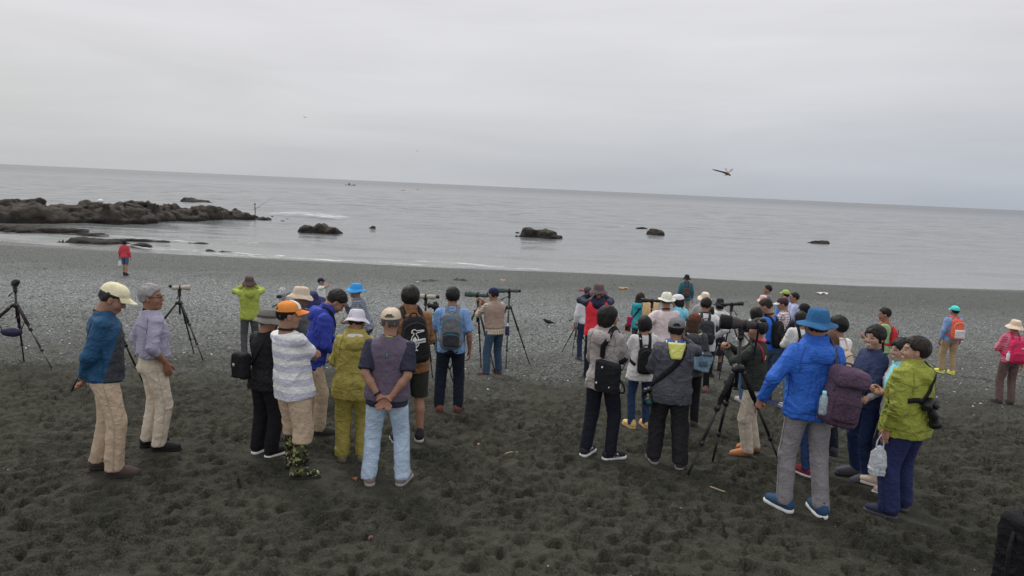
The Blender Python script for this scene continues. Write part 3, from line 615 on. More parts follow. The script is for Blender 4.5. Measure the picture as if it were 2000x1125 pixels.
def person(key, label, xy, H=1.70, yaw=0., lod=0, sex='m', fat=1., lean=0., side=0., twist=0., head=(0, 0), headroll=0., arms=('side', 'side'), feet=None, top=None, over=None, bottom=None, shoes=None, hat=None, hair=None, tone=TONE, smile=False, glasses=False, z=None, seed=None, drop=0.):
    seed = seed if seed is not None else sum(ord(c) for c in key)*7 % 997
    p = Person(); p.key = key; s = H/1.714; x, y = xy; z = float(gz(x, y))-.015 if z is None else z
    root = empty('person', (x, y, z), R_(yaw), s); tag(root, label, 'person', 'people on the beach' if key != 'fisher' else None)
    p.root = root; p.M = Matrix.Translation((x, y, z)) @ Matrix.Rotation(R_(yaw), 4, 'Z') @ Matrix.Scale(s, 4); p.seed = seed
    h = (.0132, .0195, .029, .040, .05)[lod]; hh = (.0066 if key in ('p1', 'p2', 'p6', 'p8', 'p19', 'p30', 'p43', 'p44', 'p45') else .0088, .0100, .0135, .018, .02)[lod]; p.h = h
    feet = feet or ((-.115, 0, 8), (.115, 0, -8))
    pel = A_([0, 0, .93-drop]); RT = rotm('z', R_(twist))@rotm('y', R_(side))@rotm('x', -R_(lean)); p.RT = RT
    T = lambda q: pel+RT@(A_(q, float)-A_([0, 0, .93])); p.T = T; iT = lambda P: ((P-pel.astype(np.float32))@RT.astype(np.float32))+A_([0, 0, .93], np.float32)
    shw = .168 if sex == 'm' else .148; shw *= (1+(fat-1)*.45)
    J = {}
    for i, sg in enumerate((-1, 1)):
        sh = T((sg*shw, -.012, 1.375)); spec = arms[i]; spec = ARMS[spec] if isinstance(spec, str) else spec
        m_ = A_([sg, 1, 1.]); wr = T(A_(spec[0])*m_); el, wr = ik(sh, wr, .285, .25, RT@(A_(spec[1])*m_))
        J['sh', i], J['el', i], J['wr', i] = sh, el, wr; J['hd', i] = nrm(RT@(A_(spec[2], float)*m_)) if spec[2] else nrm(wr-el); J['pn', i] = RT@(A_(spec[3], float)*m_); J['hp', i] = spec[4]
        hp_ = pel+A_([sg*.088, 0, -.04]); fx, fy, fyw = feet[i]; fz_ = feet[i][3] if 0 else .09
        an = A_([fx, fy-.03, fz_]); kn, an = ik(hp_, an, .405, .405, (sg*.12+math.sin(-R_(fyw))*.4, 1, 0)); J['hip', i], J['kn', i], J['an', i], J['fy', i] = hp_, kn, an, fyw
    hy_, hp = head; HR_ = rotm('z', R_(hy_))@rotm('x', -R_(hp))@rotm('y', R_(headroll)); hpiv = T((0, -.005, 1.452)); HT = lambda V: hpiv+(V*1.035)@HR_.T; p.HT = HT; p.J = J
    # ---- body: one mesh from trunk, limbs, head and hands
    tp = TORSO[sex]
    def trunk(P, grow, f=1., ds=1.):
        q = iT(P); zc = q[:, 2]; a = np.interp(zc, tp[:, 0], tp[:, 1]); b = np.interp(zc, tp[:, 0], tp[:, 2]); yo = np.interp(zc, tp[:, 0], tp[:, 3])
        k = 1+(f-1)*np.interp(zc, [1.0, 1.2, 1.42, 1.47], [1, .8, .35, 0]); kb = 1+(f-1)*1.35*np.interp(zc, [1.0, 1.2, 1.42, 1.47], [1, .8, .35, 0]); a = a*k+grow; b = (b*kb+grow)*ds
        g = (np.abs(q[:, 0]/a)**2.4+np.abs((q[:, 1]-yo)/b)**2.4)**(1/2.4); return (g-1)*np.minimum(a, b), q
    bare = (top or {}).get('sleeve', 'long') != 'long' or (over is not None and (top or {}).get('sleeve') != 'long')
    legbare = (bottom or {}).get('kind') in ('shorts', 'skirt')
    def bodyfn(P):
        d, q = trunk(P, -.022, fat); d = smax(d, q[:, 2]-1.42, .02); d = smax(d, .86-q[:, 2], .02)
        d = smin(d, sd_cone(P, T((0, -.018, 1.36)), HT(A_([[0, -.018, .05]]))[0], .058, .053), .03)
        for i in (0, 1):
            d = smin(d, sd_cone(P, J['sh', i], J['el', i], .047*(.5+.5*fat), .040), .03); d = smin(d, smin(sd_cone(P, J['el', i], J['el', i]+.35*(J['wr', i]-J['el', i]), .039, .040), sd_cone(P, J['el', i]+.35*(J['wr', i]-J['el', i]), J['wr', i], .040, .026), .02), .012)
            kn, an = J['kn', i], J['an', i]
            lk = 1. if legbare else .8; d = smin(d, sd_cone(P, J["hip", i], kn, .076*lk, .054*lk), .03); c_ = kn+.33*(an-kn)+A_([0, -.018*(lk > .9), 0]); d = smin(d, smin(sd_cone(P, kn, c_, .052*lk, .053*lk), sd_cone(P, c_, an, .053*lk, .036), .02), .02)
        return d
    allp = np.array([J[k, i] for k in ('sh', 'el', 'wr', 'hip', 'kn', 'an') for i in (0, 1)]+[hpiv, T((0, 0, 1.4))]); lo, hi = allp.min(0)-.17, allp.max(0)+.17
    hb = max(h*1.2, .017) if (bare or legbare) else max(h*2.2, .042)
    V, Q = nets(bodyfn, lo, hi, hb); Vs, Qs, Cs = [V], [Q], [np.tile(A_(tone), (len(V), 1))]; n0 = len(V)
    hv, hq = head_mesh(hh); Vs.append(HT(hv)); Qs.append(hq+n0); Cs.append(head_cols(hv, tone, smile)); n0 += len(hv)
    for i, sg in enumerate((-1, 1)):
        if J['hp', i] == 'none': continue
        gv, gq = hand_mesh(J['hp', i], (.0072, .0098, .0125, .016, .02)[lod]); gv = gv*A_([-1 if i == 0 else 1, 1, 1.]); gq = gq[:, ::-1] if i == 0 else gq
        d = J['hd', i]; pn = nrm(J['pn', i]-d*(J['pn', i]@d)); xx = np.cross(pn, d); Rh = np.stack([xx, pn, d], 1)
        Vs.append(J['wr', i]+gv@Rh.T*1.0); Qs.append(gq+n0); Cs.append(np.tile(A_((tone[0]*1.02, tone[1]*.93, tone[2]*.92)), (len(gv), 1))); n0 += len(gv); p.__dict__['Rh%d' % i] = Rh
    mk('body', np.concatenate(Vs), np.concatenate(Qs), skinmat(), root, cols=np.concatenate(Cs))
    # ---- clothes
    def garment(name, g, grow0=0.):
        kind = g.get('kind', 'jacket'); grow = grow0+g.get('grow', {'jacket': .016, 'shirt': .009, 'tee': .010, 'vest': .020}[kind]); hem = g.get('hem', .84); sl = g.get('sleeve', 'long' if kind in ('jacket', 'shirt') else 'none' if kind == 'vest' else 'short')
        puff = {'jacket': .007, 'shirt': .002, 'tee': .004, 'vest': 0}[kind]; ff = fat*g.get('fat', 1.)
        def fn(P):
            d, q = trunk(P, grow, ff); zq = q[:, 2]
            if g.get('loose'): d = d-g['loose']*np.interp(zq, [hem, 1.05, 1.3], [1, .6, 0])
            for i in (0, 1):
                sh, el, wr = J['sh', i], J['el', i], J['wr', i]; fa = (ff-1)*.04
                if sl == 'none':
                    d = smin(d, sd_ell(P, sh+RT@A_([(-1, 1)[i]*-.03, 0, 0]), (.065, .07, .06)), .04); continue
                t = sd_cone(P, sh, el, .062+puff+fa, .052+puff+fa)
                if sl == 'long': e2 = wr-.012*(wr-el)/np.linalg.norm(wr-el); u = nrm(wr-el); t = smin(t, smax(sd_cone(P, el, wr+.05*u, .053+puff+fa, .036+puff*.7), (P-e2.astype(np.float32))@u.astype(np.float32), .008), .02)
                elif sl == 'elbow': u = nrm(wr-el); e2 = el+.35*(wr-el); t = smin(t, smax(sd_cone(P, el, wr, .053+puff, .05+puff), (P-e2.astype(np.float32))@u.astype(np.float32), .008), .02)
                else: u = nrm(el-sh); e2 = sh+g.get('slen', .74)*(el-sh); t = smax(sd_cone(P, sh, el+.05*u, .064+puff+fa, .068+puff+fa), (P-e2.astype(np.float32))@u.astype(np.float32), .008)
                d = smin(d, t, .035)
            d = smax(d, hem-zq, .012); top_ = 1.425 if kind == 'tee' else 1.475 if g.get('collar', True) else 1.44
            nq = q-A_([0, -.01, 0], np.float32); nr = np.sqrt(nq[:, 0]**2+nq[:, 1]**2)
            if g.get('hood'):
                tq = q-A_([0, -.035, 1.432], np.float32); ty = tq[:, 1]*.9+tq[:, 2]*.35; tz = tq[:, 2]*.94-tq[:, 1]*.30; rr = np.sqrt((tq[:, 0]/1.08)**2+ty**2)-.088
                d = smin(d, sd_ell(q, (0, -.135, 1.375), (.110, .055, .085)), .012); d = smin(d, np.sqrt(rr**2+(tz*.85)**2)-.040, .014); top_ = 1.53
            if g.get('scarf'): d = smin(d, np.sqrt((np.sqrt(nq[:, 0]**2+nq[:, 1]**2)-.072)**2+((zq-1.455)*.8)**2)-.032, .02)
            d = smax(d, zq-top_, .012)
            return smax(d, -smax(nr-.060, 1.40-zq, .01), .01)
        V, Q = nets(fn, A_([min(lo[0], -.36), lo[1]-.12, min(lo[2], pel[2]-.35)]), hi+A_([.05, .05, .05]), h)
        V = relax(V, Q, 1, .4); V = folds(V, Q, g.get('fold', {'jacket': .010, 'shirt': .0085, 'tee': .008, 'vest': .007}[kind])*(1 if lod < 2 else .8), seed)
        o = mk(name, V, Q, g['mat'], root); o_ = BVHTree.FromPolygons(V.tolist(), Q.tolist()); p.surf = o_; p.topV = V; return o
    if top: p.top = garment(top.get('name', {'jacket': 'jacket', 'shirt': 'shirt', 'tee': 'shirt', 'vest': 'vest'}[top.get('kind', 'jacket')]), top)
    if over: p.over = garment(over.get('name', 'vest'), over, .006)
    if bottom:
        k = bottom.get('kind', 'trousers'); wd = bottom.get('wide', 1.); hem = bottom.get('hem', {'trousers': .072, 'shorts': .47, 'skirt': .45}[k]); fb = 1+(fat-1)*.8
        def fn(P):
            q = P-A_([0, -.008, 0], np.float32); a, b = .162*fb, .128*fb; zc = q[:, 2]-pel[2]
            d = (np.sqrt((q[:, 0]/a)**2+(q[:, 1]/b)**2)-1)*b; d = smax(d, np.abs(zc+.0)-.10, .05)
            d = smin(d, sd_ell(P, pel+A_([0, -.055, -.06]), (.135*fb, .085*fb, .09)), .04)
            if k == 'skirt': r = np.interp(P[:, 2], [hem, pel[2]], [.235, .165]); return smax(smax(np.minimum(d, (np.sqrt((P[:, 0]/r)**2+(P[:, 1]/(r*.85))**2)-1)*r*.8), hem-P[:, 2], .01), P[:, 2]-pel[2]-.1, .02)
            lg = []
            for i in (0, 1):
                hp_, kn, an = J['hip', i], J['kn', i], J['an', i]; r0, r1, r2 = .094*(.4+.6*wd)*fb, .068*wd*(.5+.5*fb), .061*wd*(.6+.4*fb)
                hp2 = hp_+A_([0, -.01, 0]); e2 = an+A_([0, -.014, -.06]); lg.append(smin(sd_cone(P, hp2, kn, r0, r1), sd_cone(P, kn, e2, r1, r2), .02))
            l = smin(lg[0], lg[1], .012); d = smin(d, l, .03); return smax(smax(d, hem-P[:, 2], .008), P[:, 2]-pel[2]-.11, .01)
        V, Q = nets(fn, (min(lo[0], -.26), min(J['an', 0][1], J['an', 1][1], 0)-.24, hem-.03), (max(hi[0]*0+.26, J['an', 1][0]+.12, .26), max(J['kn', 0][1], J['kn', 1][1], 0)+.24, pel[2]+.15), h*1.2)
        V = relax(V, Q, 1, .4); V = folds(V, Q, bottom.get('fold', .011)*.6, seed+50, ([0, .12, .3, .5, .62, .85, 1], [1.5, 1.3, .75, 1.1, .7, .75, .5]), (9, 9, 6.5))
        mk(k, V, Q, bottom['mat'], root); p.psurf = BVHTree.FromPolygons(V.tolist(), Q.tolist())
        if bottom.get('belt'):
            a, b = .172*fb, .139*fb; zz = pel[2]+.085; n_ = 28; th = np.linspace(0, 2*np.pi, n_, endpoint=False); B = MB()
            ring = np.stack([a*np.cos(th), -.008+b*np.sin(th), 0*th+zz], -1); B.add(*tube(np.concatenate([ring, ring[:2]]), .017, 6, (.25, 1), cap=False)); B.build('belt', bottom['belt'], root)
    if shoes:
        for i in (0, 1):
            fx, fy, fyw = feet[i][:3]; kd = shoes.get('kind', 'shoe'); hs = (.0105, .015, .021, .028, .03)[lod]; (uv, uq), (sv, sq) = shoe_mesh(kd, hs); an = J['an', i]
            for nm, v, q, mt in (('shoe', uv, uq, shoes['mat']), ('sole', sv, sq, shoes.get('sole', shoes['mat']))):
                ck = (kd, hs, nm, mt.name)
                if ck in SHOECACHE: o = bpy.data.objects.new(nm, SHOECACHE[ck]); COL.objects.link(o)
                else: o = mk(nm, v, q, mt); SHOECACHE[ck] = o.data
                if nm == 'shoe': o.parent = root; o.location = (an[0], an[1]+.03, an[2]-.085+.0); o.rotation_euler = (0, 0, R_(fyw)); o.scale = (1.1*shoes.get('s', 1.),)*3; par = o
                else: o.parent = par
            if shoes.get('stripes'):
                B = MB()
                for sx_ in (-1, 1):
                    for k in range(3): B.add(*box((sx_*.043, .005+k*.024, .052), (.008, .011, .045), .2, rotm('x', .5)))
                B.build('stripes', shoes['stripes'], par)
            if kd == 'wader':
                kn = J['kn', i]; a = an+A_([0, -.012, .0]); loc = A_(par.location); rz = rotm('z', -R_(fyw))
                def inshoe(B): B.V = [((B.arr()-loc)@rz.T)/1.1]; return B
                B = MB(); B.add(*tube([a+(kn-a)*t for t in np.linspace(-.10, .93, 12)], np.interp(np.linspace(0, 1, 12), [0, .15, .3, .6, 1], [.052, .050, .054, .068, .070]), 18)); inshoe(B).build('boot_shaft', shoes['shaft'], par)
                B = MB(); B.add(*tube([a+(kn-a)*t for t in (.74, .80, .90, .97)], [.071, .075, .075, .072], 18)); inshoe(B).build('boot_cuff', shoes['cuff'], par)
    # ---- hair, hat, glasses in head space
    if hair:
        st = hair.get('style', 'short'); gh = hair.get('grow', 0.) - (.004 if hat else 0)
        def fn(P):
            x, y, z = np.abs(P[:, 0]), P[:, 1], P[:, 2]
            if st in ('short', 'crop'):
                g_ = gh-(.005 if st == 'crop' else 0); d = sd_ell(P, (0, -.012, .163), (.0885+g_, .1065+g_, .103+g_)); zb = np.interp(y, [-.13, -.06, -.03, -.018, .022, .04, .06, .11], [.055, .065, .10, .152, .15, .165, .20, .207]); d = smax(d, (zb-z)*.75, .012)
                return smax(d, y-.085-(z-.2)*.2, .015)
            if st == 'bob':
                d = sd_ell(P, (0, -.014, .150), (.096+gh, .111+gh, .109+gh)); d = smin(d, sd_ell(P, (0, -.025, .085), (.092+gh, .084+gh, .085)), .03); d = smax(d, (.022+.012*np.sin(P[:, 0]*60)-z), .015)
                return smax(d, -sd_ell(P, (0, .105, .085), (.070, .115, .098)), .014)
            if st == 'long':
                d = sd_ell(P, (0, -.014, .158), (.096+gh, .113+gh, .110+gh)); d = smin(d, sd_ell(P, (0, -.072, .0), (.10, .058, .20)), .05)
                return smax(d, -sd_ell(P, (0, .110, .085), (.066, .115, .108)), .014)
            d = sd_ell(P, (0, -.012, .160), (.092+gh, .110+gh, .106+gh)); d = smin(d, sd_cone(P, (0, -.10, .12), (0, -.125, -.03), .032, .022), .03); return smax(d, -sd_ell(P, (0, .105, .080), (.078, .125, .108)), .014)
        V, Q = nets(fn, (-.135, -.16, -.24 if st == 'long' else -.06), (.135, .12, .30), hh*1.3)
        n_ = vnormals(V, Q); V = V+n_*((.0065 if st != 'bob' else .004)*(1-2*np.abs(vnoise(V*A_([46, 46, 15]), seed)))+.004*vnoise(V*A_([22, 22, 9]), seed+1))[:, None]; mk('hair', HT(V), Q, hairmat(hair['col']), root)
    if hat: build_hat(p, hat)
    if glasses:
        B = MB()
        for sg in (-1, 1):
            th = np.linspace(0, 2*np.pi, 15); B.add(*tube(np.stack([sg*.033+.023*np.cos(th), .102+0*th-np.abs(.02*np.cos(th))*.1, .138+.016*np.sin(th)], -1), .0022, 5, cap=False)); B.add(*tube([(sg*.056, .098, .142), (sg*.080, .05, .142), (sg*.086, -.01, .138)], .0028, 5))
        B.add(*tube([(-.010, .104, .141), (.010, .104, .141)], .0022, 5)); V = HT(B.arr()); B.V = [V]; B.build('glasses', plain('spectacle_frame', (.02, .018, .018), .35), root)
    PEOPLE[key] = p; return p
def build_hat(p, g):
    k = g['kind']; mt = g['mat']; root = p.root; HT = p.HT; n = 40; a = np.linspace(0, 2*np.pi, n, endpoint=False); tilt = rotm('x', R_(g.get('tilt', 6)))
    def put(V): V = V-A_([0, 0, .19]); V = V@tilt.T; return HT(V+A_([0, 0, .19]))
    ex, ey = .90, 1.10; s = g.get('s', 1.)
    def rev(prof, wav=0., ph=0., droop=0.):
        Vs = []
        for j, (r, z, isb) in enumerate(prof):
            w = 1+isb*wav*np.sin(a*2+ph)+isb*wav*.6*np.sin(a*3+ph*1.7); zz = z+isb*(droop*np.abs(np.cos(a))+.010*np.sin(a*2+ph*2)+.006*np.sin(a*5+ph)); Vs.append(np.stack([r*s*ex*np.cos(a)*w, -.012+r*s*ey*np.sin(a)*w, zz+0*a], -1))
        V = np.concatenate(Vs); m = len(prof); i = np.arange(m-1)[:, None]*n; j = np.arange(n)[None]; kk = (j+1) % n; return V, np.stack([i+j, i+kk, i+n+kk, i+n+j], -1).reshape(-1, 4)
    ph = p.seed*.37
    if k in ('bucket', 'wide', 'fedora', 'sun'):
        bw, dr, ht = {'bucket': (.062, -.046, .095), 'wide': (.066, -.026, .105), 'fedora': (.048, -.010, .100), 'sun': (.080, -.060, .095)}[k]; bw = g.get('brim', bw); dr = g.get('drop', dr); z0 = g.get('z0', .172); tr = .082 if k != 'fedora' else .074
        pr = [(.001, z0+ht+.004, 0), (.045, z0+ht+.002, 0), (tr-.010, z0+ht-.004, 0), (tr, z0+ht-.014, 0), (.092, z0+ht*.5, 0), (.1005, z0+.008, 0), (.101, z0, 0)]
        if k == 'fedora': pr[0] = (.001, z0+ht-.014, 0); pr[1] = (.04, z0+ht-.008, 0)
        br = [(.101+bw*t, z0+dr*t**1.25, t) for t in np.linspace(.12, 1, 6)]; und = [(.100+bw*t, z0+dr*t**1.25-.004, t) for t in np.linspace(1, .1, 5)]
        V, Q = rev(pr+br+und+[(.097, z0+.004, 0)], .05 if k != 'fedora' else .02, ph, -.006); nn = vnoise(V*26, p.seed)*.004+vnoise(V*60, p.seed+1)*.0015; V = V+(V-A_([0, -.012, .18]))/.12*nn[:, None]; o = mk('hat', put(V), Q, mt, root)
        if g.get('band'): V, Q = rev([(.1035, z0+.002, 0), (.1030, z0+.026, 0), (.0995, z0+.028, 0)]); mk('hat_band', put(V), Q, g['band'], o)
    else:   # cap: dome with a visor
        bk = g.get('back', False); z0 = .178; th = np.linspace(0, math.pi/2, 10); pr = [(.1005*math.cos(t)**.82, z0+.092*math.sin(t)**.9, 0) for t in th[:-1]]+[(.002, z0+.093, 0)]
        V, Q = rev(pr)
        if g.get('open'):
            c_ = V[Q].mean(1); ang = np.abs(np.arctan2(c_[:, 0], -(c_[:, 1]+.012))); Q = Q[~((ang < .50) & (c_[:, 2] < z0+.052*np.cos(ang*2.4)) & (c_[:, 2] > z0+.010))]
        V[:, 1] += np.where(V[:, 1] > 0, .006, 0); o = mk('cap', put(V), Q, mt, root)
        B = MB(); B.add(*lathe([(.008, 0), (.007, .004), (.0, .006)], 10, (0, -.012, z0+.092))); B.V = [put(B.V[0])]; B.build('button', mt, o)
        if k == 'cap':
            u = np.linspace(-1, 1, 17); t = np.linspace(0, 1, 6); Ln = g.get('visor', .078); U, Tt = np.meshgrid(u, t, indexing='ij'); an = U*1.12; r = .100
            X = r*ex*np.sin(an)*(1+.02*Tt); Y = -.008+r*ey*np.cos(an)+Ln*Tt*np.cos(U*1.35)**.7*1.0; Z = z0+.006-.024*Tt-.018*U**2*(.4+.6*Tt); Vv = np.stack([X, Y, Z], -1).reshape(-1, 3); ii = np.arange(16)[:, None]*6; jj = np.arange(5)[None]; Qv = np.stack([ii+jj, ii+jj+1, ii+6+jj+1, ii+6+jj], -1).reshape(-1, 4)
            V2 = Vv-A_([0, 0, .004]); Vb = np.concatenate([Vv, V2]); rim = [i*6+5 for i in range(17)]; Qr = np.array([[rim[i], rim[i+1], rim[i+1]+102, rim[i]+102] for i in range(16)]); mk('visor', put(Vb), np.concatenate([Qv, Qv[:, ::-1]+102, Qr]), g.get('visor_mat', mt), o)
        if g.get('front'):
            c_ = V[Q].mean(1); ang = np.abs(np.arctan2(c_[:, 0], c_[:, 1]+.012)); qf = Q[(ang < .62) & (c_[:, 2] > z0+.016)]; Vf = A_([0, -.012, .2])+(V-A_([0, -.012, .2]))*1.025; mk('front_panel', put(Vf), qf, g['front'], o)
        if k == 'beanie' and g.get('bob'):
            B = MB(); B.add(*lathe([(.0, 0), (.010, .004), (.0, .012)], 8, (.085, .03, z0+.02), (1, .2, 0))); B.V = [put(B.V[0])]; B.build('badge', g['bob'], o)
# ------------------------------------------------------------------ bags, straps, cameras, tripods
BLK = lambda: fabric(C(26, 26, 29), .8, .2, .5); BLKP = lambda: plain('black_plastic', (.014, .014, .015), .42); RUB = lambda: plain('black_rubber', (.02, .02, .02), .75)
def on(p, name, label, cat, base, group=None):
    """a thing carried by a person: its own Empty, sharing the person's frame"""
    base = A_(base, float); o = empty(name); o.matrix_world = p.M @ Matrix.Translation(base.tolist()); tag(o, label, cat, group); return o, base
def onto(p, pts, off=.006):
    """points (torso space) laid on the clothing: returns positions and normals"""
    out = []; nn = []
    for q in pts:
        w = Vector(p.T(q)); l, n, i, d = p.surf.find_nearest(w); c = Vector(p.T((0, 0, q[2]))); v = w-c; v.z = 0
        if n.dot(v) < 0 and v.length > .05: n = -n
        out.append(A_(l+n*off)); nn.append(A_(n))
    return A_(out), A_(nn)
def smooth_path(P, n=28):
    P = A_(P, float); k = len(P); t = np.linspace(0, k-1, n); i = np.clip(t.astype(int), 0, k-2); f = (t-i)[:, None]
    g = lambda j: P[np.clip(j, 0, k-1)]
    a, b, c, d = g(i-1), g(i), g(i+1), g(i+2); return .5*((2*b)+(-a+c)*f+(2*a-5*b+4*c-d)*f**2+(-a+3*b-3*c+d)*f**3)
def ribbon(P, Nn, w, t=.004):
    T = np.gradient(P, axis=0); V = []
    for i in range(len(P)):
        d = nrm(T[i]); n = nrm(Nn[i]-d*(Nn[i]@d)); x = np.cross(d, n)
        V += [P[i]+x*w/2-n*t, P[i]+x*w/2+n*t, P[i]-x*w/2+n*t, P[i]-x*w/2-n*t]
    m = len(P); i = np.arange(m-1)[:, None]*4; j = np.arange(4)[None]; k = (j+1) % 4; Q = np.stack([i+j, i+k, i+4+k, i+4+j], -1).reshape(-1, 4)
    return A_(V), [np.concatenate([Q, [[3, 2, 1, 0]], [[4*m-4, 4*m-3, 4*m-2, 4*m-1]]])]
def strap(p, pts, w, mat, parent, base, name='strap', n=34, off=.008, free=()):
    S = smooth_path(pts, n); P, Nn = onto(p, S, off)
    P = relax_path(P); Nn = relax_path(Nn); B = MB(); B.add(*ribbon(P, Nn, w)); return B.build(name, mat, parent, off=base)
def relax_path(P, it=3):
    P = P.copy()
    for _ in range(it): P[1:-1] = .5*P[1:-1]+.25*(P[:-2]+P[2:])
    return P
def backpack(p, label, mat, size=(.30, .17, .46), zc=1.17, pocket=None, strapmat=None, x=0., roll=0., taper=.85, trim=None, one=None, sag=0., logo=None, flap=None, net=None, handle=True, dy=0.):
    w, d, h = size; strapmat = strapmat or mat; back = min(v[1] for v in [(A_(p.RT).T@(q-A_(p.T((0, 0, .93)))))for q in p.topV[::7]] if abs(v[0]) < .09 and abs(v[2]-(zc-.93)) < .12)
    yc = back-d*.5+.012-dy; base = A_(p.T((x, yc, zc-h/2))); o, base = on(p, 'backpack', label, 'backpack', base, 'backpacks worn by people')
    hb = max(.0135, p.h*.95); RR = p.RT@rotm('y', R_(roll)); cen = A_(p.T((x, yc, zc)))
    def loc(P): return (P-cen.astype(np.float32))@RR.astype(np.float32)
    def fn(P):
        q = loc(P); t = np.interp(q[:, 2], [-h/2, -.1, h/2], [1., 1.02, taper]); q = q.copy(); q[:, 0] /= t; q[:, 1] = (q[:, 1]-d/2)/np.interp(q[:, 2], [-h/2, -h*.2, h/2], [1.05, 1.0, .62])+d/2
        dd = sd_box(q, (0, 0, 0), (w/2, d/2, h/2), .07); return dd+.006*vnoise(q*9, p.seed).astype(np.float32)
    r = max(w, d, h)*.75; V, Q = nets(fn, cen-r, cen+r, hb); V = folds(V, Q, .006, p.seed+9); body = mk('bag', V-base, Q, mat, o)
    pz = -h*.18; ph = h*.42
    def fp(P):
        q = loc(P); return sd_box(q, (0, -d/2-.002, pz), (w*.37, .038, ph/2), .030)
    if pocket is not False:
        V, Q = nets(fp, cen-r*1.1, cen+r*1.1, hb); V = folds(V, Q, .005, p.seed+12); pk = mk('front_pocket', V-base, Q, pocket or mat, o)
        B = MB(); zt = pz+ph/2-.035; pth = smooth_path([(-w*.34, -d/2-.034, zt-.02), (-w*.2, -d/2-.041, zt), (w*.2, -d/2-.041, zt), (w*.34, -d/2-.034, zt-.02)], 12); B.add(*tube(cen+pth@RR.T, .0045, 5)); B.build('zip', trim or plain('zip', (.05, .05, .05), .5), pk, off=base)
    if flap:
        def ff(P): q = loc(P); return sd_box(q, (0, -d*.06, h*.36), (w*.47, d*.58, h*.16), .05)
        V, Q = nets(ff, cen-r, cen+r, hb); V = folds(V, Q, .005, p.seed+15); mk('flap', V-base, Q, flap, o)
    B = MB(); zt = h*.30; pth = smooth_path([(-w*.42, -d*.30, zt-.10), (-w*.36, -d*.36, zt), (0, -d*.40, zt+.05), (w*.36, -d*.36, zt), (w*.42, -d*.30, zt-.10)], 18); B.add(*tube(cen+pth@RR.T, .005, 5)); B.build('zip', trim or plain('zip', (.05, .05, .05), .5), body, off=base)
    if handle: B = MB(); pth = smooth_path([(-.035, d*.30, h*.47), (-.03, d*.25, h*.56), (.03, d*.25, h*.56), (.035, d*.30, h*.47)], 12); B.add(*tube(cen+pth@RR.T, .008, 6)); B.build('handle', strapmat, o, off=base)
    for sg in (-1, 1):
        if one and sg != one: continue
        xs = .095*sg if not one else .12*sg
        strap(p, [(sg*.055+x*.5, -.16, zc+h*.36), (xs*.95, -.09, 1.47), (xs, -.01, 1.50), (xs*1.05, .07, 1.44), (xs*1.15, .15, 1.30), (sg*.15, .13, 1.14), (sg*.19, .0, 1.05), (sg*.13+x*.5, -.13, max(1.0, zc-h*.36))], .048, strapmat, o, base, 'shoulder_strap')
    p.pack = (o, base, cen, RR); return o, base, cen, RR
def word(txt, size, mat, parent, Mloc, name='lettering', thick=.0015):
    c = bpy.data.curves.new(name, 'FONT'); c.body = txt; c.size = size; c.extrude = thick; c.align_x = 'CENTER'; c.align_y = 'CENTER'; t = bpy.data.objects.new(name, c); COL.objects.link(t)
    me = bpy.data.meshes.new_from_object(t.evaluated_get(bpy.context.evaluated_depsgraph_get())); bpy.data.objects.remove(t); o = bpy.data.objects.new(name, me); COL.objects.link(o); me.materials.clear(); me.materials.append(mat); o.parent = parent; o.matrix_local = Mloc; return o
def M3(R, t): m = Matrix.Identity(4); m = Matrix([[*R[0], t[0]], [*R[1], t[1]], [*R[2], t[2]], [0, 0, 0, 1]]); return m
def wgz(x, y): return float(gz(x, y))-.01
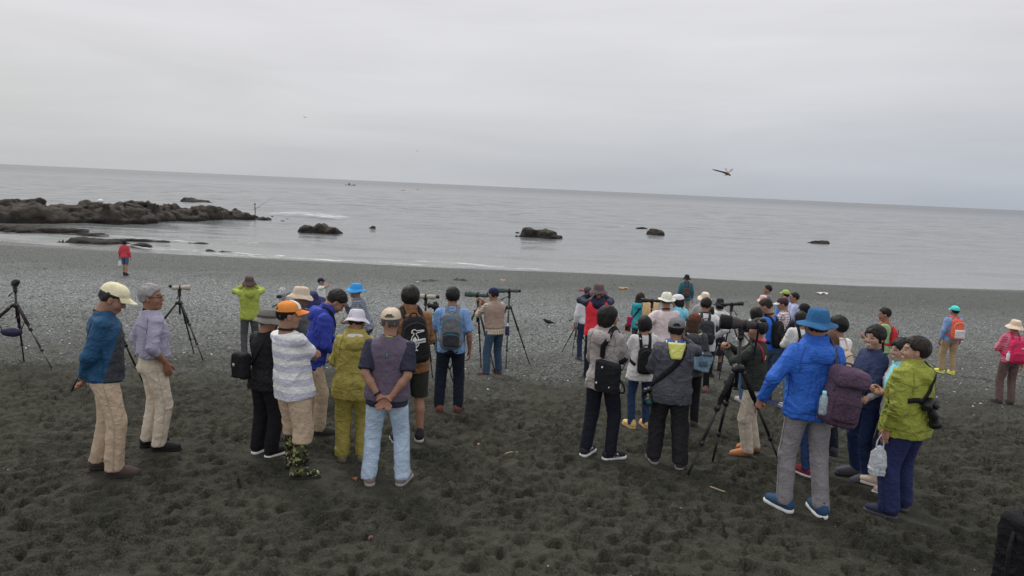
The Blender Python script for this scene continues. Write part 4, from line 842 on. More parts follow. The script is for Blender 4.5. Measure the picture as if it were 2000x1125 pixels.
def tripod(label, x, y, H, yaw=0., spread=.52, r=.015, head='pan', column=.20, mat=None, grips=None, feet=None, group='tripods on the beach'):
    z0 = wgz(x, y); o = empty('tripod', (x, y, z0)); tag(o, label, 'tripod', group); mat = mat or plain('black_metal', (.02, .02, .021), .4, .5)
    ap = H-column-.10
    for k in range(3):
        if feet: fx, fy = feet[k][0]-x, feet[k][1]-y
        else: a = R_(yaw+120*k); fx, fy = spread*math.sin(a), spread*math.cos(a)
        f = A_([fx, fy, wgz(x+fx, y+fy)-z0-.01]); u = nrm([fx, fy, 0]); t0 = A_([0, 0, ap])+u*.045; B = MB(); P = lambda t: t0+(f-t0)*t
        B.add(*tube([P(0), P(.36)], r*1.0, 10)); B.add(*tube([P(.34), P(.385)], r*1.45, 10)); B.add(*tube([P(.36), P(.68)], r*.8, 10)); B.add(*tube([P(.66), P(.70)], r*1.2, 10)); B.add(*tube([P(.68), P(.985)], r*.62, 8)); B.add(*tube([P(.965), P(1)], [r*.9, r*.5], 8))
        B.add(*tube([A_([0, 0, ap+.01]), t0, P(.03)], [r*1.5, r*1.6, r*1.3], 8)); lg = B.build('leg', mat, o)
        if grips: B = MB(); B.add(*tube([P(.05), P(.30)], r*1.35, 12)); B.build('grip', grips, lg)
    B = MB(); B.add(*lathe([(0, -.05), (.042, -.045), (.046, 0), (.042, .03), (.02, .045), (.0, .046)], 14, (0, 0, ap))); B.build('collar', mat, o)
    B = MB(); B.add(*tube([(0, 0, ap-.22), (0, 0, ap+column)], r*.95, 10)); B.add(*lathe([(0, -.012), (r*1.4, -.01), (r*1.4, .012), (0, .014)], 10, (0, 0, ap-.22))); B.build('centre_column', mat, o)
    hz = ap+column; B = MB(); B.add(*lathe([(0, 0), (.032, 0), (.034, .02), (.028, .045), (.024, .05), (0, .052)], 14, (0, 0, hz))); B.add(*box((0, 0, hz+.065), (.05, .06, .04), .3)); B.add(*box((0, 0, hz+.093), (.05, .09, .014), .3)); hd = B.build('pan_head', mat, o)
    a = R_(yaw+170); B = MB(); d = A_([math.sin(a), math.cos(a), -.35]); c = A_([.02, 0, hz+.06]); B.add(*tube([c, c+d*.16], .006, 6)); B.add(*tube([c+d*.15, c+d*.25], .011, 8)); B.build('pan_handle', RUB(), hd)
    return o, (x, y, z0+hz+.10)
def scope(label, loc, yaw, mat, Ln=.38, r=.042, pitch=0, eye=40, cap=None, group='spotting scopes on tripods'):
    o = empty('spotting_scope', loc, R_(yaw)); o.rotation_euler = (R_(pitch), 0, R_(yaw)); tag(o, label, 'telescope', group); y0 = -Ln*.42; zc = r*.85+.012
    B = MB(); B.add(*lathe([(0, y0), (r*.62, y0), (r*.80, y0+.02), (r*.82, y0+.10), (r*.66, y0+.13), (r*.70, y0+.16), (r*.98, y0+Ln*.72), (r, y0+Ln*.74)], 20, (0, 0, zc), (0, 1, 0), (0, 0, 1))); B.build('barrel', mat, o)
    B = MB(); B.add(*lathe([(r*.98, y0+Ln*.735), (r*1.10, y0+Ln*.74), (r*1.10, y0+Ln), (r*.98, y0+Ln), (r*.95, y0+Ln*.93), (0, y0+Ln*.93)], 20, (0, 0, zc), (0, 1, 0), (0, 0, 1))); B.build('objective_hood', cap or mat, o)
    a = R_(eye); d = A_([0, -math.cos(a), math.sin(a)]); c = A_([0, y0+.02, zc]); B = MB(); B.add(*lathe([(r*.5, 0), (r*.55, .03), (r*.62, .032), (r*.62, .075), (r*.42, .078), (0, .072)], 16, c, d)); B.build('eyepiece', BLKP(), o)
    B = MB(); B.add(*lathe([(r*1.06, y0+Ln*.40), (r*1.09, y0+Ln*.41), (r*1.09, y0+Ln*.46), (r*1.04, y0+Ln*.47)], 20, (0, 0, zc), (0, 1, 0), (0, 0, 1))); B.add(*box((0, y0+Ln*.435, .006), (.03, .07, .024), .3)); B.build('mount_foot', BLKP(), o)
    return o
def camera_at(label, Mw, lens=.16, lr=.038, name='camera_with_lens', body=True, cap=None, group=None, cat='camera'):
    """camera: lens along +y, up +z, in the frame Mw"""
    o = empty(name); o.matrix_world = Mw; tag(o, label, cat, group)
    if body:
        B = MB(); B.add(*box((0, 0, 0), (.14, .06, .09), .35)); B.add(*box((.055, .02, -.005), (.035, .04, .09), .5)); bd = B.build('camera_body', BLKP(), o)
        B = MB(); B.add(*box((0, .006, .056), (.06, .06, .035), .5)); B.build('prism_hump', BLKP(), o); B = MB(); B.add(*lathe([(0, 0), (.011, 0), (.011, .01), (0, .011)], 12, (-.05, 0, .045))); B.add(*box((.055, .02, .05), (.02, .02, .01), .4)); B.build('dial', BLKP(), bd)
    y0 = .03; B = MB(); B.add(*lathe([(0, y0), (lr*.82, y0), (lr*.86, y0+lens*.25), (lr*.96, y0+lens*.3), (lr*.96, y0+lens*.52), (lr*.90, y0+lens*.54), (lr*.94, y0+lens*.72), (lr, y0+lens*.75), (lr, y0+lens*.8)], 22, (0, 0, 0), (0, 1, 0), (0, 0, 1))); B.build('lens', BLKP(), o)
    B = MB(); B.add(*lathe([(lr*1.02, y0+lens*.78), (lr*1.16, y0+lens*.82), (lr*1.22, y0+lens), (lr*1.10, y0+lens), (lr*.95, y0+lens*.84), (0, y0+lens*.83)], 22, (0, 0, 0), (0, 1, 0), (0, 0, 1))); B.build('lens_hood', cap or BLKP(), o); return o
def binoculars(p, label, cpt, d=(0, 1, 0), up=(0, 0, 1)):
    o, base = on(p, 'binoculars', label, 'binoculars', cpt, 'binoculars in use'); d = nrm(d); x = nrm(np.cross(d, up))
    for s_ in (-1, 1): B = MB(); B.add(*lathe([(0, -.055), (.018, -.055), (.019, -.03), (.023, -.02), (.027, .05), (.026, .065), (.02, .066), (0, .06)], 14, x*s_*.033, d)); B.build('tube', BLKP(), o)
    B = MB(); B.add(*tube([-x*.03, x*.03], .012, 8)); B.build('bridge', BLKP(), o); return o
def cross_strap(p, parent, base, mat, frm=-1, w=.04, low=(.19, -.02, .98), front=True):
    """strap from one shoulder (frm) across the back to the other hip, and down the chest"""
    s_ = frm; lo = A_([-s_*low[0], low[1], low[2]]); strap(p, [lo, (-s_*.13, -.14, 1.08), (0, -.17, 1.22), (s_*.08, -.14, 1.36), (s_*.105, -.02, 1.49)]+([(s_*.10, .08, 1.42), (s_*.02, .16, 1.25), (-s_*.12, .15, 1.06), lo] if front else []), w, mat, parent, base, n=44)
def soft_bag(p, label, cen, half, mat, name='shoulder_bag', cat='bag', rot=None, rnd=.03, group='bags carried by people', parts=None):
    o, base = on(p, name, label, cat, A_(cen)-A_([0, 0, half[2]]), group); c = A_(cen); r = max(half)*1.5
    def fn(P): return sd_box(P, c, half, rnd, rot)+.006*vnoise(P*A_([11, 11, 8]), p.seed+2).astype(np.float32)
    V, Q = nets(fn, c-r, c+r, max(.010, p.h*.8)); V = folds(V, Q, .006, p.seed+3); mk('bag', V-base, Q, mat, o); return o, base
def lanyard(p, mat, parent=None):
    th = np.linspace(-2.5, 2.5, 30); pts = [(.066*math.sin(t), -.012-.072*math.cos(t), 1.475-.012*abs(t)) for t in th]; strap_ = A_([p.T(q) for q in pts]); nn = A_([p.RT@A_([math.sin(t), -math.cos(t), .3]) for t in th]); B = MB(); B.add(*ribbon(strap_, nn, .022, .004)); return B.build('neck_strap', mat, parent or p.root)
def plastic_bag(label, M, size=(.17, .09, .26), content=None):
    o = empty('plastic_bag'); o.matrix_world = M; tag(o, label, 'bag'); w, d, h = size
    def fn(P): k = np.interp(P[:, 2], [-h, -h*.35, 0], [1.05, .95, .25]); q = P.copy(); q[:, 0] /= k; q[:, 1] /= k; return sd_box(q, (0, 0, -h*.5), (w/2, d/2, h*.48), .03)+.012*vnoise(P*17, 5).astype(np.float32)
    V, Q = nets(fn, (-w, -d*1.3, -h*1.1), (w, d*1.3, .03), .011); V = folds(V, Q, .012, 88); mk('bag', V, Q, clearplastic('white_plastic_film', (.82, .84, .88), .62), o)
    for s_ in (-1, 1): B = MB(); B.add(*tube(smooth_path([(s_*.03, 0, -.03), (s_*.028, 0, .03), (s_*.008, 0, .075), (0, 0, .09)], 10), [.012]*4+[.008]*6, 6, (1, .35))); B.build('handle', clearplastic('white_plastic_film'), o)
    if content: B = MB(); B.add(*lathe([(0, -h*.93), (.03, -h*.93), (.032, -h*.4), (.014, -h*.3), (.014, -h*.22), (0, -h*.22)], 14, (.015, 0, 0))); B.build('bottle', content, o)
    return o
def bottle(p, label, cpt, mat, capm):
    o, base = on(p, 'water_bottle', label, 'bottle', cpt); B = MB(); B.add(*lathe([(0, 0), (.031, 0), (.033, .02), (.031, .06), (.033, .10), (.029, .14), (.013, .165), (.013, .178)], 16)); B.build('bottle', mat, o); B = MB(); B.add(*lathe([(.0155, .168), (.0155, .19), (0, .191)], 14)); B.build('cap', capm, o)
# ------------------------------------------------------------------ the cast
HB = (.012, .0105, .0095); HDK = (.022, .015, .012)
KH = lambda: fabric(C(164, 144, 121)); KH2 = lambda: fabric(C(180, 168, 150)); NAVYP = lambda: fabric(C(26, 30, 44)); BLKT = lambda: fabric(C(24, 24, 28)); DEN = lambda: fabric(C(42, 58, 80)); GRYP = lambda: fabric(C(66, 66, 69))
def jk(r, g, b, **k): k.setdefault('kind', 'jacket'); pat = k.pop('pattern', None); return dict(mat=fabric(C(r, g, b), .62 if k['kind'] == 'jacket' else .9, pattern=pat, wr=.6), **k)
def sh(r, g, b, sole=None, **k): return dict(mat=plain('shoe_cloth', C(r, g, b), .8), sole=plain('shoe_sole', C(*(sole or (r*.7, g*.7, b*.7))), .8), **k)
def hat(kind, r, g, b, **k): return dict(kind=kind, mat=fabric(C(r, g, b), wr=.25), **k)
def hr(style='short', col=HB, **k): return dict(style=style, col=col, **k)
GREY = (.30, .29, .29)
# --- left group
p = person('p1', 'man in blue jacket and tan cap, hands clasped behind his back', (-3.60, 6.12), 1.76, -64, 0, lean=1, head=(-4, 30), arms=(((.06, -.15, .93), (1, -.1, .0), (-.6, -.1, -.8), (0, -1, .1), 'relax'), ((.05, -.165, .91), (1, -.1, .0), (-.6, -.1, -.8), (0, -1, .1), 'relax')), feet=((-.12, -.06, 4), (.13, .08, -18)), top=jk(27, 68, 100, hem=.86, pattern=('low', C(50, 52, 58), .98, .02)), bottom=dict(mat=KH(), wide=1.22, fold=.015), shoes=sh(62, 48, 45, (34, 32, 32)), hat=hat('cap', 205, 184, 152), hair=hr(col=(.03, .027, .026))); lanyard(p, BLK())
p = person('p2', 'grey haired man in lavender shirt and pale trousers, hand in pocket', (-3.58, 6.91), 1.70, -48, 0, head=(-34, 0), arms=('pocket', 'pocket'), feet=((-.10, -.02, 0), (.12, .03, -28)), top=dict(kind='shirt', sleeve='elbow', mat=fabric(C(140, 137, 157)), hem=.99, loose=.022, fold=.012), bottom=dict(mat=KH2(), wide=1.15, fold=.015, belt=plain('leather', (.015, .014, .014), .5)), shoes=sh(26, 26, 30), hair=hr(col=GREY, grow=.004), glasses=True, tone=(.33, .17, .105)); lanyard(p, BLK())
person('p3', 'woman in red jacket and denim shorts walking away down the beach', (-17.79, 32.06), 1.64, 4, 2, sex='f', feet=((-.09, .08, 3), (.09, -.10, -3)), top=jk(172, 48, 62, hem=.86), bottom=dict(kind='shorts', mat=fabric(C(66, 80, 106)), hem=.52), shoes=sh(50, 30, 34), hair=hr('bob'))
p = person('p4', 'person in yellow green jacket and brown hat standing alone, hands raised', (-5.43, 14.40), 1.70, 25, 1, arms=('face', 'face'), top=jk(140, 152, 52, hood=True, hem=.82), bottom=dict(mat=fabric(C(70, 71, 74)), wide=1.05), shoes=sh(40, 36, 36), hat=hat('bucket', 78, 62, 60, drop=-.06), hair=hr()); binoculars(p, 'binoculars at the eyes of the yellow green jacket', p.HT(A_([[0, .17, .14]]))[0])
p = person('p5', 'person dressed in black with grey hat, behind the striped shirt', (-2.44, 6.90), 1.50, -28, 0, sex='f', head=(-15, 12), arms=('front', 'front'), top=jk(24, 24, 28, hem=.80, fat=1.05), bottom=dict(mat=BLKT(), wide=1.3), shoes=sh(22, 22, 24, (200, 198, 190), s=1.05), hat=hat('bucket', 100, 97, 93, brim=.058, s=1.02, band=fabric(C(60, 58, 56))), hair=hr())
P5 = p
p = person('p6', 'man in striped tee, orange cap and camouflage boots, arms crossed', (-1.98, 6.33), 1.64, -42, 0, fat=1.06, lean=-5, side=-4, head=(-22, 6), arms=('crossed', 'crossed'), feet=((-.17, .10, 15), (.16, -.02, -35)), top=dict(kind='tee', mat=fabric(C(200, 200, 214), pattern=('stripes', C(164, 164, 178), .125, .48)), hem=.79, slen=.78, loose=.015), bottom=dict(mat=KH(), kind='trousers', hem=.36, wide=1.35, fold=.016), shoes=dict(kind='wader', mat=fabric(C(70, 72, 52), .6, pattern=('camo', C(58, 62, 40), C(28, 28, 22), C(112, 122, 66), C(150, 140, 110))), sole=plain('rubber', (.02, .02, .02), .7), shaft=fabric(C(70, 72, 52), .6, pattern=('camo', C(58, 62, 40), C(28, 28, 22), C(112, 122, 66), C(150, 140, 110))), cuff=BLKT()), hat=dict(kind='cap', mat=fabric(C(236, 116, 20), wr=.2), open=True, front=fabric(C(226, 226, 228), wr=.2), visor_mat=fabric(C(244, 104, 24), wr=.2)), hair=hr()); lanyard(p, BLK())
person('p7', 'person in beige bucket hat, mostly hidden behind the orange cap', (-2.75, 9.0), 1.65, -70, 1, head=(0, 14), arms=('front', 'front'), top=jk(70, 72, 76), bottom=dict(mat=BLKT()), shoes=sh(40, 40, 40), hat=hat('bucket', 176, 160, 140, z0=.165), hair=hr())
p = person('p8', 'man in bright blue anorak bowing his head, black hair', (-2.22, 7.81), 1.74, -72, 0, lean=16, head=(0, 48), arms=('front', 'low'), feet=((-.1, 0, 5), (.1, .1, -5)), top=jk(40, 56, 146, hood=True, hem=.78), bottom=dict(mat=KH(), wide=1.1), shoes=sh(50, 48, 46), hair=hr(grow=.003)); P8 = p
person('p9', 'person in navy sun hat between the beige hat and the blue anorak', (-2.72, 9.6), 1.56, 160, 1, sex='f', head=(0, 22), arms=('front', 'front'), top=jk(30, 32, 44), bottom=dict(mat=BLKT()), shoes=sh(40, 40, 40), hat=hat('sun', 38, 42, 78), hair=hr('bob'))
p = person('p10', 'man in bright blue bucket hat and checked shirt, hand at his chin', (-2.62, 12.5), 1.70, 92, 1, lean=20, head=(6, 4), arms=('front', ((.0, .22, 1.42), (.6, .6, -1), (-.2, -.2, 1), (-.3, -1, 0), 'grip')), top=dict(kind='shirt', mat=fabric(C(84, 90, 106), pattern=('plaid', C(130, 136, 150), .035)), hem=.84), bottom=dict(mat=fabric(C(52, 56, 66))), shoes=sh(40, 40, 40), hat=hat('bucket', 42, 134, 196, drop=-.036), hair=hr(col=(.06, .055, .055)), glasses=True, smile=True)
p = person('p11', 'person in olive yellow rain suit and pale grey sun hat', (-1.54, 6.84), 1.54, 8, 0, sex='f', fat=1.06, side=1.5, head=(-8, 18), arms=('front', 'front'), top=jk(142, 130, 56, hood=True, hem=.74, grow=.035, fold=.014), bottom=dict(mat=fabric(C(138, 126, 52), .6, wr=.6), wide=1.3, fold=.015), shoes=sh(120, 112, 92), hat=hat('bucket', 174, 170, 180, brim=.052, drop=-.036, s=1.02), hair=hr(col=HDK)); P11 = p
p = person('p12', 'man in purple vest over navy tee, pale jeans, hands clasped behind', (-1.08, 6.17), 1.63, 2, 0, fat=1.06, side=1.5, head=(0, 6), arms=('behind', 'behind'), feet=((-.16, 0, 14), (.16, .02, -14)), top=dict(kind='tee', mat=fabric(C(42, 42, 58)), hem=.80, slen=.88), over=dict(kind='vest', mat=fabric(C(84, 74, 90), wr=.5), hem=.86, name='vest'), bottom=dict(mat=fabric(C(150, 168, 188)), wide=1.12, fold=.013), shoes=sh(112, 100, 102, (130, 122, 118)), hat=dict(kind='cap', mat=fabric(C(176, 160, 138), wr=.25), open=True), hair=hr(col=(.10, .095, .09))); P12 = p
p = person('p13', 'tall man in brown hooded jacket and dark shorts, black backpack on', (-1.09, 7.62), 1.78, 20, 0, side=-2, head=(-8, 2), arms=('front', 'front'), feet=((-.13, 0, 5), (.13, .05, -12)), top=jk(116, 80, 48, hood=True, hem=.80), bottom=dict(kind='shorts', mat=fabric(C(46, 46, 42)), hem=.50, wide=1.35), shoes=sh(30, 30, 36, (150, 148, 145)), hair=hr(grow=.003)); P13 = p
p = person('p14', 'man in light blue shirt and dark jeans wearing a grey backpack', (-0.79, 9.35), 1.72, 4, 0, head=(4, 6), arms=('front', 'side'), feet=((-.14, 0, 10), (.12, .02, -12)), top=dict(kind='shirt', sleeve='short', mat=fabric(C(104, 138, 182)), hem=.84, slen=.9), bottom=dict(mat=NAVYP(), wide=1.1), shoes=sh(112, 64, 52, (70, 44, 38)), hair=hr(grow=.004)); P14 = p
p = person('p15', 'man in tan vest and navy cap leaning to a green scope', (-0.30, 13.27), 1.70, 32, 1, lean=8, head=(6, 8), arms=(((.12, .36, 1.36), (.7, .0, -1), None, (-.7, .2, .2), 'grip'), ((-.05, .34, 1.47), (.8, .2, -1), None, (-.5, .2, -.6), 'grip')), feet=((-.20, -.05, 25), (.16, .08, 0)), top=dict(kind='shirt', sleeve='elbow', mat=fabric(C(172, 160, 144), pattern=('plaid', C(128, 116, 100), .05)), hem=.82), over=dict(kind='vest', mat=fabric(C(138, 118, 106), wr=.6), hem=.94), bottom=dict(mat=fabric(C(46, 66, 86)), wide=1.15), shoes=sh(94, 62, 58), hat=hat('cap', 30, 34, 66), hair=hr(col=HDK)); P15 = p
p = person('p16', 'distant child in white shirt and navy cap shading the eyes', (-5.48, 20.0), 1.37, -85, 2, arms=('side', 'up'), top=dict(kind='shirt', mat=fabric(C(190, 192, 206)), sleeve='short'), bottom=dict(mat=GRYP()), shoes=sh(60, 60, 60), hat=hat('cap', 30, 34, 56), hair=hr())
# --- middle group
p = person('p17', 'man in red vest jacket with navy sleeves looking through binoculars', (1.66, 13.4), 1.88, 2, 1, arms=('face', 'face'), top=jk(32, 35, 56, hood=True, hem=.84), over=dict(kind='vest', mat=fabric(C(198, 24, 46), .65), hem=.80), bottom=dict(mat=NAVYP()), shoes=sh(40, 40, 40), hat=hat('bucket', 86, 72, 72, drop=-.05), hair=hr()); binoculars(p, 'binoculars raised by the man in the red vest', p.HT(A_([[0, .17, .14]]))[0])
person('p18', 'person in white shirt and jeans half hidden behind the red vest', (1.74, 16), 1.74, 10, 2, arms=('side', 'front'), top=dict(kind='shirt', mat=fabric(C(186, 188, 208)), hem=.88), bottom=dict(mat=fabric(C(36, 46, 70))), shoes=sh(60, 60, 64), hat=hat('cap', 60, 54, 56), hair=hr())
p = person('p19', 'person in grey hoodie with black bob, black shoulder bag at hip', (1.03, 7.37), 1.68, -32, 0, sex='f', head=(-46, 4), arms=('low', ((.05, .33, 1.12), (.7, -.5, -.9), None, (-.6, .1, .8), 'flat')), feet=((-.14, -.03, 0), (.14, .02, -35)), top=jk(146, 138, 136, kind='shirt', hood=True, hem=.80, loose=.006, grow=.014), bottom=dict(mat=fabric(C(26, 28, 38)), wide=1.1), shoes=sh(36, 36, 42, (205, 203, 198), stripes=plain('white_stripe', C(205, 203, 200), .7)), hair=hr('bob')); P19 = p
p = person('p20', 'long haired woman in teal jacket with a small magenta bag', (3.20, 17.31), 1.60, -30, 1, sex='f', head=(-20, 5), arms=('front', 'front'), top=jk(24, 140, 150, hood=True, hem=.76), bottom=dict(mat=GRYP()), shoes=sh(50, 50, 52), hair=hr('long', HDK)); P20 = p
p = person('p21', 'person in pale sweater with black backpack, jeans and tan shoes', (1.72, 8.88), 1.49, 4, 0, sex='f', head=(0, 10), arms=('front', 'front'), feet=((-.11, 0, 22), (.13, .04, 8)), top=dict(kind='shirt', mat=fabric(C(182, 179, 178)), hem=.76, loose=.03, collar=False), bottom=dict(mat=fabric(C(36, 54, 84)), wide=.92), shoes=sh(196, 158, 98, (170, 140, 95)), hair=hr('bob')); P21 = p
p = person('p22', 'boy in charcoal rain jacket and grey cap with yellow hood lining', (1.72, 7.18), 1.58, -6, 0, fat=1.05, head=(-6, 4), arms=('front', ((.10, .16, 1.46), (1, .3, -.8), (-.2, .2, 1), (-.7, -.3, 0), 'relax')), feet=((-.14, .06, 12), (.15, -.06, -6)), top=jk(68, 70, 77, hem=.76, grow=.034, fold=.014), bottom=dict(mat=fabric(C(33, 32, 35), .7), wide=1.35, fold=.016), shoes=sh(58, 52, 60, (120, 118, 116)), hat=dict(kind='cap', mat=fabric(C(96, 95, 99), wr=.25), open=True), hair=hr()); P22 = p
p = person('p23', 'man in pale pink shirt and cream straw hat, seen from behind', (2.60, 11.7), 1.75, 8, 1, head=(-12, 4), arms=(((.36, .20, 1.16), (.6, -.5, -.6), None, (0, 0, -1), 'relax'), 'front'), top=dict(kind='tee', mat=fabric(C(202, 178, 180)), hem=.80, slen=.85, loose=.015), bottom=dict(mat=fabric(C(52, 62, 84))), shoes=sh(60, 58, 58), hat=hat('fedora', 222, 208, 176), hair=hr()); lanyard(p, BLK())
person('p24', 'person in sky blue hooded jacket and white cap facing left', (3.18, 13.2), 1.74, 62, 1, sex='f', head=(10, 14), arms=('front', 'front'), top=jk(100, 174, 208, hood=True), bottom=dict(mat=DEN()), shoes=sh(60, 60, 60), hat=hat('cap', 208, 204, 202), hair=hr('bob'))
p = person('p25', 'far figure in dark teal jacket and black hat near the water', (6.15, 24.71), 1.66, -5, 2, top=jk(30, 86, 104, hem=.78), bottom=dict(mat=fabric(C(130, 112, 92))), shoes=sh(50, 46, 44), hat=hat('bucket', 32, 34, 40), hair=hr()); P25 = p
person('p26', 'person in grey hoodie and beige hat behind the white shirted man', (4.42, 16), 1.74, 8, 2, arms=('front', 'front'), head=(0, -6), top=jk(146, 141, 140, hood=True), bottom=dict(mat=GRYP()), shoes=sh(60, 60, 60), hat=hat('bucket', 202, 178, 158), hair=hr())
p = person('p27', 'man in white shirt wearing a black square backpack', (3.41, 12.21), 1.70, -8, 1, head=(-30, 10), arms=('front', 'hip'), top=dict(kind='shirt', mat=fabric(C(196, 194, 205)), hem=.78, loose=.03), bottom=dict(mat=BLKT(), wide=.9), shoes=sh(120, 84, 84), hair=hr(grow=.004)); P27 = p; lanyard(p, BLK())
p = person('p28', 'person in brown knit cap and dark jacket behind the grey cap', (2.41, 9.12), 1.52, -6, 0, sex='f', head=(-30, 8), arms=('front', 'front'), top=jk(64, 66, 70, hood=True, hem=.80), bottom=dict(mat=BLKT(), wide=1.05), shoes=sh(60, 50, 46), hat=dict(kind='beanie', mat=fabric(C(92, 48, 38), wr=.9), bob=plain('badge', C(190, 180, 170))), hair=hr('long', (.05, .025, .015), grow=-.004)); P28 = p
person('p29', 'person in white hooded shirt, wide black hat and dark skirt', (4.65, 15.53), 1.62, -10, 1, sex='f', arms=('front', 'hip'), head=(0, 10), top=dict(kind='shirt', mat=fabric(C(198, 197, 207)), hood=True, hem=.84), bottom=dict(kind='skirt', mat=fabric(C(30, 32, 44)), hem=.40), shoes=sh(40, 36, 34, kind='boot'), hat=hat('wide', 36, 36, 46, drop=-.05), hair=hr('bob'))
person('p31b', 'dark haired head showing between the white shirt and the wide black hat', (4.17, 14.57), 1.52, -30, 1, sex='f', arms=('front', 'front'), top=dict(kind='shirt', mat=fabric(C(60, 60, 70))), bottom=dict(mat=BLKT()), shoes=sh(40, 40, 40), hair=hr('bob'))
p = person('p30', 'photographer in dark green fleece and khaki trousers at a big lens', (2.79, 7.77), 1.58, 62, 0, lean=3, head=(12, 0), arms=(((.02, .34, 1.30), (.9, .2, -1), None, (-.4, .2, -.8), 'grip'), ((-.02, .32, 1.36), (.9, .2, -.8), None, (-.4, .2, -.8), 'grip')), feet=((-.12, .02, 30), (.12, -.02, 10)), top=jk(48, 53, 48, kind='shirt', hem=.86, grow=.02, sleeve='long'), bottom=dict(mat=KH2(), wide=1.18, fold=.014), shoes=sh(172, 110, 62, (60, 56, 56)), hair=hr(grow=.003)); P30 = p
# --- right group
person('p31', 'black bobbed head above a pale grey hood beside the big lens', (3.94, 11.2), 1.60, 12, 1, sex='f', arms=('front', 'front'), top=dict(kind='shirt', mat=fabric(C(182, 176, 174)), hood=True), bottom=dict(mat=fabric(C(60, 88, 120))), shoes=sh(180, 178, 175), hair=hr('bob'))
person('p32', 'woman in pink hat and pink shirt behind the blue tee', (6.30, 17.5), 1.65, 15, 2, sex='f', arms=('front', 'front'), top=dict(kind='shirt', mat=fabric(C(196, 154, 146))), bottom=dict(mat=DEN()), shoes=sh(60, 60, 60), hat=hat('bucket', 194, 154, 150, drop=-.06), hair=hr('bob'))
p = person('p33', 'man in bright blue tee looking down, black backpack on', (4.29, 11.5), 1.74, 40, 1, lean=4, head=(18, 26), arms=('front', 'front'), top=dict(kind='tee', mat=fabric(C(34, 98, 196)), hem=.88), bottom=dict(mat=fabric(C(54, 70, 92)), wide=1.1), shoes=sh(50, 50, 54), hair=hr(col=HDK)); P33 = p; lanyard(p, BLK())
person('p34', 'dark haired man in grey vest seen in profile near the water', (7.32, 20), 1.76, 75, 2, head=(0, 6), top=dict(kind='shirt', mat=fabric(C(90, 94, 84))), over=dict(kind='vest', mat=fabric(C(116, 118, 124))), bottom=dict(mat=GRYP()), shoes=sh(50, 50, 50), hair=hr(grow=.003))
person('p35', 'person in green cap and blue jacket deep in the right group', (7.44, 19), 1.71, 20, 2, top=jk(36, 110, 196), bottom=dict(mat=BLKT()), shoes=sh(50, 50, 50), hat=hat('cap', 138, 156, 76), hair=hr())
p = person('p36', 'young man in red and white checked shirt with navy strap', (5.72, 14.6), 1.75, 55, 1, head=(12, 16), arms=('front', 'front'), top=dict(kind='shirt', mat=fabric(C(206, 200, 210), pattern=('plaid', C(128, 56, 76), .05))), bottom=dict(mat=DEN()), shoes=sh(50, 50, 54), hat=hat('cap', 60, 42, 46, visor_mat=fabric(C(200, 198, 200))), hair=hr(col=HDK)); P36 = p
person('p37', 'man with glasses in lavender shirt behind the checked shirt', (7.08, 17.5), 1.77, 78, 2, head=(0, 2), arms=('front', 'face'), top=dict(kind='shirt', sleeve='elbow', mat=fabric(C(156, 162, 196))), bottom=dict(mat=GRYP()), shoes=sh(50, 50, 50), hair=hr(), glasses=True)
person('p38', 'person in black hat just above the blue wide brimmed hat', (5.05, 12), 1.67, 0, 1, arms=('front', 'front'), top=jk(36, 38, 56), bottom=dict(mat=BLKT()), shoes=sh(40, 40, 40), hat=hat('cap', 24, 24, 27), hair=hr())
p = person('p39', 'person with black bob in white shirt, black straps and jeans', (4.48, 10.74), 1.57, 10, 1, sex='f', head=(10, 5), arms=('front', 'front'), top=dict(kind='shirt', mat=fabric(C(196, 194, 190)), hem=.80, loose=.02), bottom=dict(mat=fabric(C(76, 108, 142))), shoes=sh(190, 186, 182), hair=hr('bob')); P39 = p
p = person('p40', 'young man in white shirt carrying a beige rucksack', (3.72, 7.9), 1.65, 24, 0, head=(20, 2), arms=('front', 'front'), top=dict(kind='shirt', sleeve='short', mat=fabric(C(196, 190, 206)), hem=.86), bottom=dict(mat=NAVYP()), shoes=sh(50, 50, 60), hair=hr(grow=.003)); P40 = p
person('p41', 'brown haired person in jeans and dark red sneakers behind the blue jacket', (3.22, 7.02), 1.54, 6, 1, sex='f', arms=('front', 'front'), feet=((-.10, 0, 28), (.12, .03, -5)), top=dict(kind='shirt', mat=fabric(C(64, 92, 150)), hem=.84), bottom=dict(mat=fabric(C(38, 54, 92)), wide=.95), shoes=sh(120, 28, 44, (205, 200, 198)), hair=hr('long', (.10, .045, .022)))
p = person('p42', 'boy in green tee with red backpack straps, standing apart', (7.10, 13.2), 1.67, 62, 1, head=(8, 10), arms=('front', ((-.05, .2, 1.28), (.8, .0, -1), None, (-.4, -.4, .3), 'grip')), top=dict(kind='tee', mat=fabric(C(128, 160, 112))), bottom=dict(mat=BLKT()), shoes=sh(40, 40, 40), hair=hr(grow=.003)); P42 = p
p = person('p43', 'smiling woman in navy sweatshirt, leftmost of the laughing three', (3.66, 6.95), 1.62, 96, 0, sex='f', head=(22, 4), arms=('low', 'low'), top=dict(kind='shirt', mat=fabric(C(44, 54, 84)), hem=.84), bottom=dict(mat=fabric(C(30, 42, 74))), shoes=sh(70, 70, 80), hair=hr('pony'), smile=True, tone=(.50, .31, .23)); P43 = p
p = person('p44', 'laughing woman with light blue towel, middle of the laughing three', (3.76, 6.62), 1.53, 80, 0, sex='f', head=(14, 4), arms=('side', 'low'), feet=((-.1, -.02, 10), (.1, .06, -30)), top=dict(kind='shirt', mat=fabric(C(150, 150, 156)), hem=.84), bottom=dict(kind='shorts', mat=fabric(C(40, 44, 66)), hem=.42), shoes=sh(176, 156, 142, (200, 190, 180)), hair=hr('pony'), smile=True, tone=(.50, .31, .23)); P44 = p
